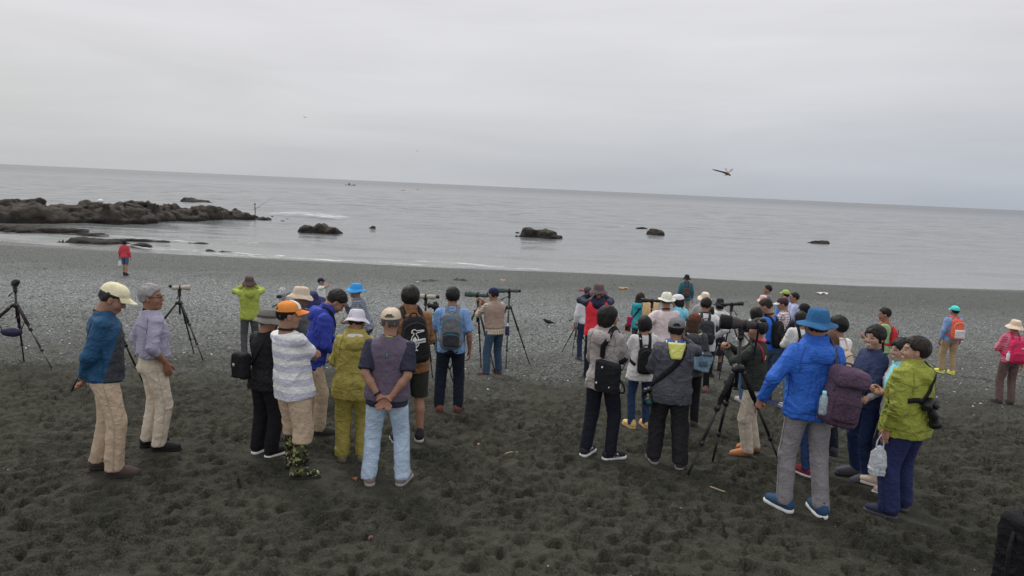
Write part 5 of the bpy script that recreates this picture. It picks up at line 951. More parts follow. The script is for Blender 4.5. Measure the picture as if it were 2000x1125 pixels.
p = person('p45', 'heavy set man in lime print jacket and navy trousers, laughing', (3.52, 6.00), 1.61, 30, 0, fat=1.26, head=(38, 0), arms=('side', 'front'), feet=((-.15, 0, 22), (.15, .06, -8)), top=jk(126, 132, 40, hood=True, hem=.80, fold=.013, pattern=('print', C(112, 118, 30), 12)), bottom=dict(mat=fabric(C(34, 40, 76)), wide=1.35, fold=.014), shoes=sh(40, 42, 62, (66, 66, 76)), hair=hr(col=(.018, .012, .010), grow=.005), smile=True, tone=(.47, .28, .205)); P45 = p
p = person('p46', 'tall man in blue jacket and wide blue hat pointing down', (2.66, 6.01), 1.80, 2, 0, head=(-6, 8), arms=(((.37, .10, .93), (.5, -.9, .3), (.1, .3, -.95), (-.7, .3, -.4), 'point'), 'side'), feet=((-.15, -.02, 28), (.12, -.12, 0)), top=jk(32, 86, 172, hood=True, hem=.82, grow=.028), bottom=dict(mat=fabric(C(112, 109, 112)), wide=1.06), shoes=sh(28, 62, 92, (205, 206, 205)), hat=hat('wide', 34, 84, 126), hair=hr(col=HDK)); P46 = p
p = person('p47', 'walker in denim shirt and teal cap with neon yellow shoes', (10.63, 16.72), 1.66, 2, 1, feet=((-.11, .06, 20), (.10, -.05, -10)), top=dict(kind='shirt', mat=fabric(C(108, 138, 182)), hem=.84), bottom=dict(mat=fabric(C(146, 122, 92)), wide=1.1), shoes=sh(190, 230, 44, (205, 240, 90)), hat=hat('cap', 46, 190, 180), hair=hr()); P47 = p
p = person('p48', 'woman in pink checked shirt and tan sun hat at the right edge', (9.05, 12.48), 1.55, -5, 1, sex='f', arms=('front', 'side'), top=dict(kind='shirt', mat=fabric(C(190, 66, 96), pattern=('plaid', C(214, 130, 150), .05)), hem=.86), bottom=dict(mat=fabric(C(92, 74, 72)), wide=1.1), shoes=sh(60, 52, 50), hat=hat('sun', 188, 168, 148, drop=-.05), hair=hr()); P48 = p
FX, FY = -35.2, 95.6
person('fisher', 'tiny fisherman in pale clothes standing on the reef tip', (FX, FY), 1.72, -80, 3, arms=('front', 'front'), top=dict(kind='shirt', mat=fabric(C(150, 150, 146))), bottom=dict(mat=fabric(C(150, 140, 126))), shoes=sh(60, 56, 50), hair=hr(), z=reef_top(FX, FY)-.05)
PF = PEOPLE['fisher']; fr = empty('fishing_rod', (FX+.3, FY, reef_top(FX, FY)+1.05)); tag(fr, 'thin fishing rod held by the fisherman on the reef', 'fishing rod'); B = MB(); B.add(*tube([(0, 0, 0), (1.2, .3, 1.0), (2.4, .6, 1.6)], [.02, .014, .006], 6)); B.build('rod', BLKP(), fr); B = MB(); B.add(*lathe([(0, 0), (.04, 0), (.04, .05), (0, .05)], 8, (.15, .03, .05), (0, 1, 0))); B.build('reel', BLKP(), fr)
# ------------------------------------------------------------------ what people carry
WHITE = lambda: plain('white_print', C(215, 214, 212), .8)
def wp(p, q): return p.M @ Vector(tuple(q))
def handM(p, i): return Matrix.Translation(wp(p, p.J['wr', i]+p.J['hd', i]*.08))
def band(p, label_parent, th0, th1, zc, rad, w, mat, name, tilt=0.):
    pass
plastic_bag('white plastic bag in the hand of the woman in red', handM(PEOPLE['p3'], 0) @ Matrix.Translation((0, 0, -.08)))
plastic_bag('thin white plastic bag with a bottle, held by the lime jacket man', handM(P45, 0) @ Matrix.Translation((-.03, .0, -.07)), (.15, .08, .30), plain('bottle_plastic', C(120, 150, 165), .3))
o, bs = soft_bag(P5, 'black camera bag hanging behind the person in black', P5.T((-.17, -.21, 1.08)), (.11, .07, .15), BLK(), rnd=.04); cross_strap(P5, o, bs, BLK(), 1, .035, (.16, -.12, 1.15))
B = MB(); B.add(*lathe([(0, 0), (.02, 0), (.02, .006), (0, .008)], 10, P5.T((-.20, -.285, 1.10))-bs, (0, -1, 0))); B.build('badge', plain('grey_badge', C(150, 150, 150), .4), o)
M_ = P8.M @ Matrix.Translation(P8.T((.02, .26, 1.20)).tolist()) @ Euler((-.9, 0, 0)).to_matrix().to_4x4(); oc = camera_at('black camera hanging at the chest of the blue anorak', M_, .12, .04, group='cameras on straps')
o_ = strap(P8, [(-.075, -.06, 1.47), (-.11, .02, 1.46), (-.09, .12, 1.38), (-.04, .19, 1.27), (.0, .24, 1.22)], .034, BLK(), P8.root, A_([0, 0, 0]), 'neck_strap'); strap(P8, [(.075, -.06, 1.47), (.11, .02, 1.46), (.09, .12, 1.38), (.05, .19, 1.27), (.03, .24, 1.22)], .034, BLK(), P8.root, A_([0, 0, 0]), 'neck_strap')
def hood_lining(p, mat, c=(0, -.115, 1.455), r=(.088, .05, .022), rot=.35, name='hood_lining', boxy=False):
    C_ = A_(p.T(c)); Rr = p.RT@rotm('x', rot)
    def fn(P):
        if not boxy: return sd_ell(P, C_, r, Rr)
        q = ((P-C_.astype(np.float32))@Rr.astype(np.float32)); q[:, 0] /= np.interp(q[:, 2], [-r[2], r[2]], [.62, 1.15]); return sd_box(q, (0, 0, 0), r, .02)
    V, Q = nets(fn, C_-.15, C_+.15, .009); V = folds(V, Q, .004, p.seed+31); return mk(name, V, Q, mat, p.root)
hood_lining(P11, fabric(C(176, 172, 176)))
lanyard(P12, BLK()); word('Nikon', .026, plain('yellow_print', C(226, 196, 60), .6), P12.root, M3(np.stack([P12.RT@A_([1, 0, 0]), P12.RT@A_([0, .25, .97]), P12.RT@A_([0, -.97, .25])], 1), P12.T((0, -.098, 1.478))))
w = P12.J['wr', 0]; d = nrm(w-P12.J['el', 0]); B = MB(); B.add(*lathe([(.030, -.012), (.033, -.011), (.033, .011), (.030, .012)], 18, w-d*.03, d)); B.build('wristwatch', BLKP(), P12.root)
P_, N_ = onto(P12, [(0, -.2, 1.31)], .004); B = MB(); B.add(*box(P_[0], (.010, .006, .028), .4)); B.build('zip_tab', plain('teal_tab', C(50, 130, 140), .5), P12.root)
# backpacks
o, bs, cen, RR = backpack(P13, 'black backpack with a white bird emblem on the brown jacket', BLK(), (.30, .17, .48), 1.19, pocket=False, taper=.72)
d_ = .17; face = lambda x, z, y=0.: RR@A_([x, -d_/2*1.02-.018-y-.02*max(0., -z), z])+cen-bs
bird = [(-.055, .10), (-.045, .125), (-.02, .132), (.0, .118), (.06, .122), (.07, .112), (.005, .098), (-.008, .085), (.012, .05), (.02, .0), (.012, -.035), (-.02, -.05), (-.045, -.04), (-.06, .0), (-.052, .05), (-.03, .085), (-.04, .10)]
def outline(pts, y, nm, mt, closed=True, r=.0045): B = MB(); q = [face(x, z, y) for x, z in pts]; q = q+q[:2] if closed else q; B.add(*tube(smooth_path(q, 70), r, 6, cap=not closed)); return B.build(nm, mt, o)
outline(bird, .004, 'emblem_outline', WHITE()); B = MB(); q = [face(x, z, .004) for x, z in [(-.045, .03), (-.02, .06), (.0, .03), (.005, -.02), (-.02, -.042), (-.045, -.02)]]; c0 = np.mean(q, 0); B.add(A_(q+[c0]), A_([[i, (i+1) % 6, 6] for i in range(6)])); B.build('emblem_wing', WHITE(), o, smooth=False)
for lx in (-.035, -.005): outline([(lx, -.045), (lx-.004, -.075), (lx+.012, -.085), (lx-.022, -.085)], .004, 'emblem_leg', WHITE(), False, .004)
B = MB(); B.add(*box((0, 0, 0), (.105, .004, .042), .2)); tg = B.build('emblem_label', WHITE(), o); tg.matrix_local = M3(RR@rotm('y', -.12), face(.035, .012, .012)); word('CHUMS', .030, plain('black_print', (.012, .012, .012), .8), tg, Matrix.Translation((0, -.0035, 0)) @ Euler((math.pi/2, 0, 0)).to_matrix().to_4x4())
backpack(P14, 'grey and black backpack with teal zips on the blue shirt', fabric(C(92, 96, 100)), (.29, .17, .47), 1.16, pocket=fabric(C(50, 52, 56)), strapmat=fabric(C(104, 108, 114)), trim=plain('teal_zip', C(28, 120, 150), .5))
backpack(P21, 'slim black backpack on the pale sweater', BLK(), (.25, .12, .40), 1.08, pocket=False, taper=.9)
backpack(P25, 'small brown backpack on the far teal jacket', fabric(C(74, 56, 54)), (.28, .15, .34), 1.10)
backpack(P27, 'black leather look backpack on the white shirt', plain('black_leather', C(34, 36, 40), .55), (.32, .17, .42), 1.14, taper=.92)
backpack(P33, 'black backpack on the bright blue tee', BLK(), (.28, .15, .44), 1.14)
backpack(P39, 'black backpack on the white shirt beside the wide blue hat', BLK(), (.25, .13, .38), 1.12, pocket=False)
backpack(P40, 'beige drawstring rucksack on the white shirt', fabric(C(190, 168, 146)), (.27, .13, .42), 1.12, pocket=False, taper=.6)
backpack(P42, 'red and black backpack on the boy in green', fabric(C(178, 32, 48)), (.26, .15, .38), 1.16, pocket=BLK())
o, bs, cen, RR = backpack(P46, 'purple brown backpack slung on the right shoulder of the blue jacket', fabric(C(74, 58, 74), wr=.8), (.29, .20, .47), 1.07, pocket=fabric(C(66, 50, 66), wr=.8), strapmat=fabric(C(60, 54, 62)), x=.14, roll=10, one=1, taper=.74, flap=fabric(C(82, 64, 82), wr=.8))
bottle(P46, 'small water bottle with pale blue cap in the pack side pocket', cen+RR@A_([-.15, -.05, -.16]), clearplastic('bottle_clear', (.55, .68, .75), .6), plain('pale_cap', C(120, 190, 205), .5))
o, bs, cen, RR = backpack(P47, 'orange and grey hiking backpack on the denim shirt', fabric(C(222, 78, 46)), (.32, .18, .52), 1.16, pocket=fabric(C(180, 180, 178)), taper=.8, trim=plain('pale_trim', C(190, 190, 188)))
o, bs, cen, RR = backpack(P48, 'bright pink backpack with a small white mark', fabric(C(186, 24, 78)), (.32, .19, .46), 1.12, pocket=fabric(C(178, 20, 72)))
B = MB(); B.add(*box(cen+RR@A_([0, -.14, .10])-bs, (.05, .006, .018), .4)); B.add(*box(cen+RR@A_([.015, -.142, .112])-bs, (.02, .006, .012), .4)); B.build('white_mark', WHITE(), o)
bottle(P48, 'slim pale bottle at the side of the pink backpack', cen+RR@A_([-.18, -.02, -.18]), plain('pale_bottle', C(200, 205, 205), .3), plain('blue_cap', C(90, 160, 190), .5))
# shoulder bags, pouches, cameras on straps
o, bs = soft_bag(P19, 'black shoulder bag with white rivets on the grey hoodie', P19.T((.14, -.22, .99)), (.15, .055, .17), fabric(C(26, 27, 31)), rnd=.03, rot=P19.RT@rotm('z', -.3)); strap(P19, [(.02, -.20, 1.15), (.06, -.17, 1.32), (.10, -.05, 1.49), (.13, .06, 1.42), (.19, .12, 1.22), (.22, .0, 1.10)], .055, BLK(), o, bs)
for k, (xx, zz) in enumerate(((.04, .92), (.20, .90), (.10, 1.10))): B = MB(); B.add(*lathe([(0, 0), (.011, 0), (.010, .005), (0, .006)], 8, P19.T((xx, -.285+.10*(xx-.14)*-1, zz))-bs, (0, -1, 0))); B.build('rivet', WHITE(), o)
B = MB(); B.add(*tube(smooth_path([(.27, -.2, .98), (.33, -.22, .93), (.34, -.22, .86), (.28, -.2, .84)], 12)-bs, .010, 6)); B.build('loop', BLK(), o)
o, bs = soft_bag(P20, 'small magenta pouch at the hip of the teal jacket', P20.T((-.22, -.06, .93)), (.09, .05, .12), fabric(C(146, 28, 78)), 'pouch', rnd=.03); cross_strap(P20, o, bs, BLK(), 1, .035, (.2, -.05, 1.04))
o, bs = soft_bag(P20, 'black pouch edged in orange below the magenta pouch', P20.T((-.30, .02, .72)), (.07, .05, .10), BLK(), 'pouch', rnd=.03); B = MB(); cc = P20.T((-.30, -.035, .72))-bs; B.add(*tube([cc+A_([sx_*.06, -.02, sz_*.07]) for sx_, sz_ in ((-1, -1), (1, -1), (1, 1), (-1, 1), (-1, -1), (1, -1))], .006, 6)); B.build('orange_trim', plain('orange_trim', C(226, 80, 46), .7), o); B = MB(); B.add(*tube([P20.T((-.29, .02, .82))-bs, P20.T((-.2, .05, 1.05))-bs], .006, 6)); B.build('strap', BLK(), o)
M_ = P22.M @ Matrix.Translation(P22.T((-.25, -.03, .82)).tolist()) @ Euler((-2.6, 0, .15)).to_matrix().to_4x4(); oc = camera_at('camera with teal lens glass hanging at the hip of the charcoal jacket', P22.M @ Matrix.Translation(P22.T((-.24, .02, .84)).tolist()) @ Euler((-.5, 0, math.pi-.1)).to_matrix().to_4x4(), .15, .048, group='cameras on straps')
B = MB(); B.add(*lathe([(0, .161), (.043, .161), (.043, .164), (0, .168)], 18, (0, 0, 0), (0, 1, 0), (0, 0, 1))); B.build('front_glass', plain('teal_glass', C(46, 110, 116), .12, .6), oc)
cross_strap(P22, P22.root, A_([0, 0, 0]), BLK(), 1, .055, (.20, -.03, .95)); hood_lining(P22, fabric(C(216, 194, 92)), (0, -.165, 1.385), (.090, .024, .092), -.12, boxy=True); hood_lining(P22, fabric(C(40, 84, 160), pattern=('lines', C(200, 205, 215), .11)), (0, -.035, 1.455), (.110, .088, .034), .1, 'towel')
o, bs = soft_bag(P28, 'blue grey cooler bag carried by the brown knit cap', P28.T((.13, -.22, 1.06)), (.12, .09, .13), fabric(C(104, 130, 148)), 'cooler_bag', rnd=.02, rot=P28.RT@rotm('y', .25)); cross_strap(P28, o, bs, BLK(), -1, .035, (.15, -.14, 1.15))
B = MB(); B.add(*box(P28.T((.13, -.22, 1.175))-bs, (.25, .19, .03), .3)); B.build('lid', fabric(C(60, 64, 70)), o); B = MB(); B.add(*box(P28.T((.13, -.315, 1.05))-bs, (.12, .012, .08), .3)); B.build('front_pocket', fabric(C(72, 96, 116)), o)
B = MB(); th = np.linspace(-2.3, 2.3, 22); B.add(*tube(A_([P28.T((.115*math.sin(t), -.05-.105*math.cos(t), 1.455-.02*math.cos(t))) for t in th]), .008, 6)); B.build('hood_cord', plain('yellow_cord', C(206, 210, 120), .7), P28.root)
M_ = P30.M @ Matrix.Translation(P30.T((-.06, .27, .90)).tolist()) @ Euler((-1.25, 0, .3)).to_matrix().to_4x4(); camera_at('second camera with long zoom hanging before the khaki trousers', M_, .24, .046, group='cameras on straps')
strap(P30, [(-.06, -.10, 1.45), (-.115, -.02, 1.48), (-.15, -.10, 1.36), (-.14, -.13, 1.22)], .022, fabric(C(160, 26, 44)), P30.root, A_([0, 0, 0]), 'red_strap'); strap(P30, [(-.065, -.04, 1.48), (-.10, .08, 1.42), (-.06, .17, 1.25), (-.05, .22, 1.0)], .03, BLK(), P30.root, A_([0, 0, 0]), 'camera_strap')
P_, N_ = onto(P30, [(-.125, -.16, 1.27)], .010); n_ = nrm(N_[0]); up_ = nrm(A_([0, 0, 1.])-n_*n_[2]); x_ = np.cross(up_, n_); word('EOS', .030, WHITE(), P30.root, M3(np.stack([up_, -x_, n_], 1), P_[0])); hood_lining(P30, fabric(C(206, 96, 116)), (0, -.085, 1.46), (.066, .035, .03), .2, 'collar_lining')
strap(P36, [(-.15, -.13, 1.08), (0, -.17, 1.22), (.08, -.13, 1.36), (.10, .0, 1.48), (.06, .12, 1.36), (-.1, .14, 1.1)], .05, fabric(C(40, 46, 84)), P36.root, A_([0, 0, 0]), 'sling_strap')
camera_at('compact black camera at the waist of the navy sweatshirt', P43.M @ Matrix.Translation(P43.T((-.02, .24, 1.05)).tolist()) @ Euler((-.9, 0, 0)).to_matrix().to_4x4(), .07, .034, group='cameras on straps'); lanyard(P43, BLK())
hood_lining(P44, fabric(C(120, 190, 222)), (0, -.02, 1.445), (.115, .10, .036), 0, 'towel'); strap(P44, [(-.06, .05, 1.44), (-.09, .12, 1.34), (-.09, .16, 1.22), (-.10, .15, 1.10)], .10, fabric(C(120, 190, 222)), P44.root, A_([0, 0, 0]), 'towel_end')
strap(P45, [(-.27, .0, 1.14), (-.17, -.17, 1.18), (-.08, -.24, 1.17), (.02, -.24, 1.26), (.08, -.2, 1.38), (.115, -.04, 1.49)], .045, BLK(), P45.root, A_([0, 0, 0]), 'camera_strap', n=44)
P_, N_ = onto(P45, [(-.06, -.32, 1.17)], .06); ly = nrm(P45.RT@A_([.42, -.10, -.9])); lz = nrm(N_[0]-ly*(N_[0]@ly)); camera_at('black camera with zoom lens resting on the back of the lime jacket', P45.M @ M3(np.stack([np.cross(ly, lz), ly, lz], 1), P_[0]), .20, .044, group='cameras on straps')
o, bs = on(P15, 'hip_flask', 'dark purple bottle pouch hanging at the hip of the tan vest', 'bottle', P15.T((.22, -.10, .80))); B = MB(); B.add(*lathe([(0, 0), (.04, 0), (.042, .02), (.042, .16), (.035, .18)], 14)); B.build('pouch', fabric(C(52, 48, 84)), o); B = MB(); B.add(*lathe([(.03, .17), (.03, .20), (.018, .21), (.018, .235), (0, .236)], 12)); B.build('cap', plain('silver_cap', C(170, 172, 176), .35), o)
binoculars(PEOPLE['p16'], 'small binoculars held by the distant child', PEOPLE['p16'].T((.05, .26, 1.06)))
# ------------------------------------------------------------------ tailoring on the near figures: seams, collars, pockets
def seamline(p, pts, parent, mat, w=.007, n=22, name='seam', surf=None, off=.0025):
    s0 = p.surf; p.surf = surf or s0; P, Nn = onto(p, smooth_path(pts, n), off); p.surf = s0; P = relax_path(P, 2); Nn = relax_path(Nn, 3); B = MB(); B.add(*ribbon(P, Nn, w, .0022)); return B.build(name, mat, parent)
def dark(m, k=.62):
    key = ('dark', m.name)
    if key not in MATS:
        q = [n for n in m.node_tree.nodes if n.type == 'RGB']; c = tuple(q[0].outputs[0].default_value)[:3] if q else (.03, .03, .03); MATS[key] = plain('seam_thread', tuple(v*k for v in c), .9)
    return MATS[key]
for key in ('p1', 'p2', 'p5', 'p8', 'p11', 'p13', 'p14', 'p19', 'p22', 'p28', 'p30', 'p43', 'p45', 'p46'):
    q = PEOPLE[key]; g = q.top; m_ = g.data.materials[0]; dk = dark(m_)
    seamline(q, [(-.17, -.10, 1.30), (-.09, -.17, 1.315), (0, -.18, 1.32), (.09, -.17, 1.315), (.17, -.10, 1.30)], g, dk, .008)
    zs = q.topV[:, 2].min()
    for s_ in (-1, 1): seamline(q, [(s_*.13, -.09, 1.42), (s_*.165, -.12, 1.33), (s_*.16, -.11, 1.22)], g, dk, .007); seamline(q, [(s_*.23, -.01, 1.18), (s_*.22, -.01, 1.05), (s_*.22, -.01, .92)], g, dk, .006)
    th = np.linspace(0, 2*np.pi, 25); seamline(q, [(.3*math.sin(t), -.26*math.cos(t), .885 if key not in ('p2', 'p30') else 1.03) for t in th], g, dk, .006, 60)
    B = MB()
    for i in (0, 1):
        wr_, el_ = q.J['wr', i], q.J['el', i]; u_ = nrm(wr_-el_)
        if key not in ('p2', 'p14'): B.add(*lathe([(.038, -.030), (.0445, -.028), (.0445, -.006), (.038, -.004)], 18, wr_, u_)); 
    if B.n: B.build('cuff', m_, g)
for key in ('p1', 'p2', 'p12', 'p14', 'p30', 'p41', 'p45', 'p46', 'p19'):
    q = PEOPLE[key]; tr = [c_ for c_ in q.root.children if c_.name.startswith('trousers')][0]; m_ = tr.data.materials[0]; dk = dark(m_, .8)
    for s_ in (-1, 1):
        def pt(x, z): l, n_, i_, d_ = q.psurf.find_nearest(Vector((x, -.30, z))); return A_(l+n_*.004), A_(n_)
        row = [pt(s_*.085, z) for z in np.linspace(.905, .79, 8)]; B = MB(); B.add(*ribbon(relax_path(A_([r[0] for r in row])), relax_path(A_([r[1] for r in row])), .105, .003)); B.build('back_pocket', m_, tr)
        i_ = 0 if s_ < 0 else 1; hp_, kn_, an_ = q.J['hip', i_], q.J['kn', i_], q.J['an', i_]; rw = []
        for t in np.linspace(0, 1, 24):
            c_ = hp_+(kn_-hp_)*min(1, t*2) if t < .5 else kn_+(an_-kn_)*(t*2-1); l, n_, _, _ = q.psurf.find_nearest(Vector((c_+A_([s_*.14, -.02, 0])).tolist())); rw.append((A_(l+n_*.002), A_(n_)))
        B = MB(); B.add(*ribbon(relax_path(A_([r[0] for r in rw]), 4), relax_path(A_([r[1] for r in rw]), 4), .006, .002)); B.build('side_seam', dk, tr)
for key, w_ in (('p2', .036), ('p14', .036), ('p27', .034), ('p40', .034), ('p12', .034)):
    q = PEOPLE[key]; th = np.linspace(-2.6, 2.6, 28); P = A_([q.T((.070*math.sin(t), -.012-.072*math.cos(t), 1.462-.010*abs(t))) for t in th]); Nn = A_([q.RT@A_([math.sin(t), -math.cos(t), .45]) for t in th]); B = MB(); B.add(*ribbon(P, Nn, w_, .003)); B.build('collar', q.top.data.materials[0], q.top)
# ------------------------------------------------------------------ tripods, scopes, the big lens
BEI = lambda: plain('beige_armour', C(150, 142, 128), .6); GRN = lambda: plain('green_armour', C(58, 72, 70), .6)
o, top = tripod('empty black tripod at the left edge with a navy pouch slung between its legs', -8.40, 11.75, 1.36, 0, .95, .02, grips=fabric(C(42, 34, 34)), feet=((-8.60, 12.15), (-7.45, 11.2), (-9.3, 11.2)), column=.22)
o = empty('pouch', (-8.36, 11.55, wgz(-8.55, 11.75)+.62)); tag(o, 'navy pouch slung between the legs of the leftmost tripod', 'pouch', 'bags carried by people')
def fn(P): return sd_ell(P, (0, 0, 0), (.18, .09, .085))+np.maximum(0, P[:, 2]-.02)*.9
V, Q = nets(fn, (-.35, -.2, -.2), (.35, .2, .2), .02); mk('pouch_body', folds(V, Q, .008, 5), Q, fabric(C(40, 40, 62)), o)
for s_ in (-1, 1): B = MB(); B.add(*tube([(s_*.16, 0, .03), (s_*.24, .0, .20)], .008, 6)); B.build('strap', BLK(), o)
B = MB(); hx_, hy_, hz_ = top
o = empty('small_camera', top); tag(o, 'small black camera with round lens on the leftmost tripod', 'camera'); B = MB(); B.add(*box((0, 0, .05), (.10, .08, .09), .4)); B.build('camera_body', BLKP(), o); B = MB(); B.add(*lathe([(0, -.03), (.045, -.03), (.05, .02), (.04, .05), (0, .05)], 14, (.02, 0, .075), (0, 1, 0), (0, 0, 1))); B.build('lens', BLKP(), o)
o, top = tripod('black tripod behind the grey haired man carrying a beige scope', -6.50, 13.6, 1.38, 0, .8, .02, feet=((-6.55, 14.3), (-5.86, 13.2), (-7.25, 13.2)), column=.14); scope('short beige scope on the tripod behind the grey haired man', top, -62, BEI(), .34, .048, 0, 45)
def covered(label, x, y, H, yw, sz, lb2):
    o, top = tripod(lb2, x, y, H, yw, .55, .018); s_ = empty('covered_scope', top); tag(s_, label, 'telescope', 'spotting scopes on tripods'); B = MB(); B.add(*lathe([(0, -.15), (.03, -.15), (.034, .02), (.045, .12), (.045, .17), (0, .165)], 16, (0, 0, .05), (.4, .9, 0))); B.build('barrel', BLKP(), s_)
    def fn(P): return sd_ell(P, (0, 0, .05), (sz*.62, sz*.62, sz))+.02*vnoise(P*11, 4).astype(np.float32)
    V, Q = nets(fn, (-sz, -sz, -sz*1.3), (sz, sz, sz*1.5), .012); mk('plastic_cover', folds(V, Q, .014, 9), Q, clearplastic('clear_cover', (.62, .64, .68), .42), s_)
covered('scope under a clear plastic cover behind the blue jacket man', -5.5, 9.5, 1.36, 20, .15, 'tripod hidden behind the man in the blue jacket'); covered('scope under a clear plastic cover left of the beige hat', -4.1, 12.5, 1.34, 50, .15, 'tripod left of the beige bucket hat')
o, top = tripod('tripod with beige scope between the brown jacket and the blue shirt', -1.45, 11.8, 1.45, 10, .55, .018); scope('pale beige scope showing right of the brown jacket', top, 92, BEI(), .40, .048, 0, 5)
o, top = tripod('thin stand with a dark camera left of the blue shirt', -1.22, 11.2, 1.32, 40, .5, .014); camera_at('dark camera on the thin stand left of the blue shirt', Matrix.Translation((top[0], top[1], top[2]+.05)) @ Matrix.Rotation(1.2, 4, 'Z'), .09, .04)
o, top = tripod('tripod under the long green scope at the tan vest', -.66, 13.75, 1.50, 10, .55, .020, column=.16); scope('long dark green scope the tan vest man looks through', (top[0], top[1], top[2]), 74, GRN(), .46, .056, 0, 4)
o, top = tripod('tall tripod behind the tan vest man', -.05, 14.8, 1.58, 60, .60, .019); scope('dark green scope behind the navy cap', top, 95, GRN(), .44, .050, 0, 4)
o, top = tripod('tripod left of the cream straw hat', 2.95, 14.6, 1.52, 30, .55, .017); scope('black scope left of the cream straw hat', top, 90, BLKP(), .42, .042, 0, 4)
o, top = tripod('tripod right of the wide black hat', 4.30, 13.6, 1.56, 5, .55, .015); scope('slim black scope right of the wide black hat', top, -78, BLKP(), .42, .036, 4, 20)
o, top = tripod('black monopod like tripod beside the red vest man', 1.62, 16.9, 1.0, 75, .45, .014)
o = empty('wooden_board', (3.12, 15.6, wgz(3.12, 15.6))); tag(o, 'tan wooden board propped up left of the cream straw hat', 'board'); B = MB(); B.add(*box((0, 0, 1.28), (.34, .03, .40), .1)); B.build('panel', plain('pale_wood', C(196, 160, 108), .7, var=.15), o)
for s_ in (-1, 1): B = MB(); B.add(*tube([(s_*.14, 0, 1.1), (s_*.2, .02, 0)], .014, 6)); B.build('leg', plain('pale_wood', C(196, 160, 108), .7, var=.15), o)
o, top = tripod('large black camera tripod with foam grips in front of the photographer', 2.36, 7.08, 1.50, 0, .6, .020, grips=fabric(C(30, 30, 32)), feet=((1.82, 6.70), (2.25, 7.30), (2.98, 7.20)), column=.30)
c_ = empty('telephoto_camera', (top[0], top[1], top[2]+.06)); c_.rotation_euler = (R_(3), 0, R_(80)); c_.scale = (.88,)*3; tag(c_, 'huge telephoto lens with camera on the large tripod', 'camera')
B = MB(); B.add(*box((0, -.22, 0), (.15, .08, .12), .35)); B.add(*box((0, -.225, .075), (.07, .07, .05), .5)); B.build('camera_body', BLKP(), c_)
B = MB(); B.add(*lathe([(0, -.19), (.042, -.19), (.045, -.10), (.052, -.09), (.054, -.02), (.048, -.01), (.054, .03), (.070, .07), (.072, .12)], 24, (0, 0, 0), (0, 1, 0), (0, 0, 1))); B.build('lens', fabric(C(62, 54, 54), .7), c_)
B = MB(); B.add(*lathe([(.072, .118), (.082, .12), (.088, .24), (.086, .245), (.05, .247), (0, .247)], 24, (0, 0, 0), (0, 1, 0), (0, 0, 1))); B.build('lens_cap', fabric(C(24, 24, 26), .7), c_)
B = MB(); B.add(*box((0, -.03, -.06), (.04, .12, .06), .3)); B.add(*lathe([(.055, -.045), (.060, -.043), (.060, -.015), (.055, -.013)], 20, (0, 0, 0), (0, 1, 0), (0, 0, 1))); B.build('tripod_foot', BLKP(), c_); B = MB(); B.add(*tube(smooth_path([(.05, -.2, -.02), (.06, -.2, -.2), (.05, -.19, -.42)], 12), .012, 6, (1, .3))); B.build('strap', BLK(), c_)
# ------------------------------------------------------------------ things on the ground and in the air
o = empty('camera_bag', (3.78, 4.78, wgz(3.78, 4.78))); o.rotation_euler = (0, 0, R_(18)); tag(o, 'large black bag standing on the sand in the bottom right corner', 'bag')
def fn(P): return sd_box(P, (0, 0, .25), (.17, .12, .27), .05)+.006*vnoise(P*8, 3).astype(np.float32)
V, Q = nets(fn, (-.25, -.2, -.05), (.25, .2, .6), .012); mk('bag', folds(V, Q, .008, 77), Q, fabric(C(22, 22, 25)), o)
def fn(P): return sd_box(P, (0, -.13, .19), (.13, .04, .15), .03)
V, Q = nets(fn, (-.2, -.2, -.02), (.2, -.05, .42), .012); pk = mk('front_pocket', folds(V, Q, .006, 78), Q, fabric(C(26, 26, 29)), o); B = MB(); B.add(*tube(smooth_path([(-.11, -.165, .28), (-.08, -.172, .31), (.08, -.172, .31), (.11, -.165, .28)], 12), .005, 5)); B.build('zip', BLKP(), pk)
B = MB(); B.add(*tube(smooth_path([(-.06, 0, .51), (-.05, 0, .57), (.05, 0, .57), (.06, 0, .51)], 12), .012, 6)); B.build('handle', BLK(), o); B = MB(); B.add(*tube(smooth_path([(-.17, -.02, .42), (-.22, -.04, .30), (-.21, -.04, .12), (-.17, -.02, .06)], 12), .014, 6, (1, .4))); B.build('shoulder_strap', BLK(), o); B = MB(); B.add(*box((-.11, -.175, .16), (.025, .01, .03), .3)); B.build('buckle', plain('brown_buckle', C(130, 100, 84), .5), pk)
# crow
o = empty('crow', (1.19, 21.88, float(gz(1.19, 21.88)))); o.rotation_euler = (0, 0, R_(100)); o.scale = (.75,)*3; tag(o, 'black crow standing on the shingle in the middle of the beach', 'bird')
def fn(P): d = sd_ell(P, (0, 0, .19), (.075, .16, .085), rotm('x', .25)); d = smin(d, sd_ell(P, (0, .15, .27), (.05, .06, .05)), .05); return smin(d, sd_cone(P, (0, -.1, .17), (0, -.30, .13), .045, .02), .04)
V, Q = nets(fn, (-.12, -.35, .05), (.12, .26, .36), .012); mk('body', V, Q, plain('black_feather', (.012, .012, .014), .5), o); B = MB(); B.add(*tube([(0, .19, .27), (0, .23, .265), (0, .27, .255)], [.02, .016, .004], 8)); B.build('beak', BLKP(), o)
for s_ in (-1, 1): B = MB(); B.add(*tube([(s_*.03, .0, .13), (s_*.03, .01, .0)], .009, 6)); B.add(*tube([(s_*.03, -.02, .006), (s_*.03, .05, .006)], .008, 5)); B.build('leg', BLKP(), o)
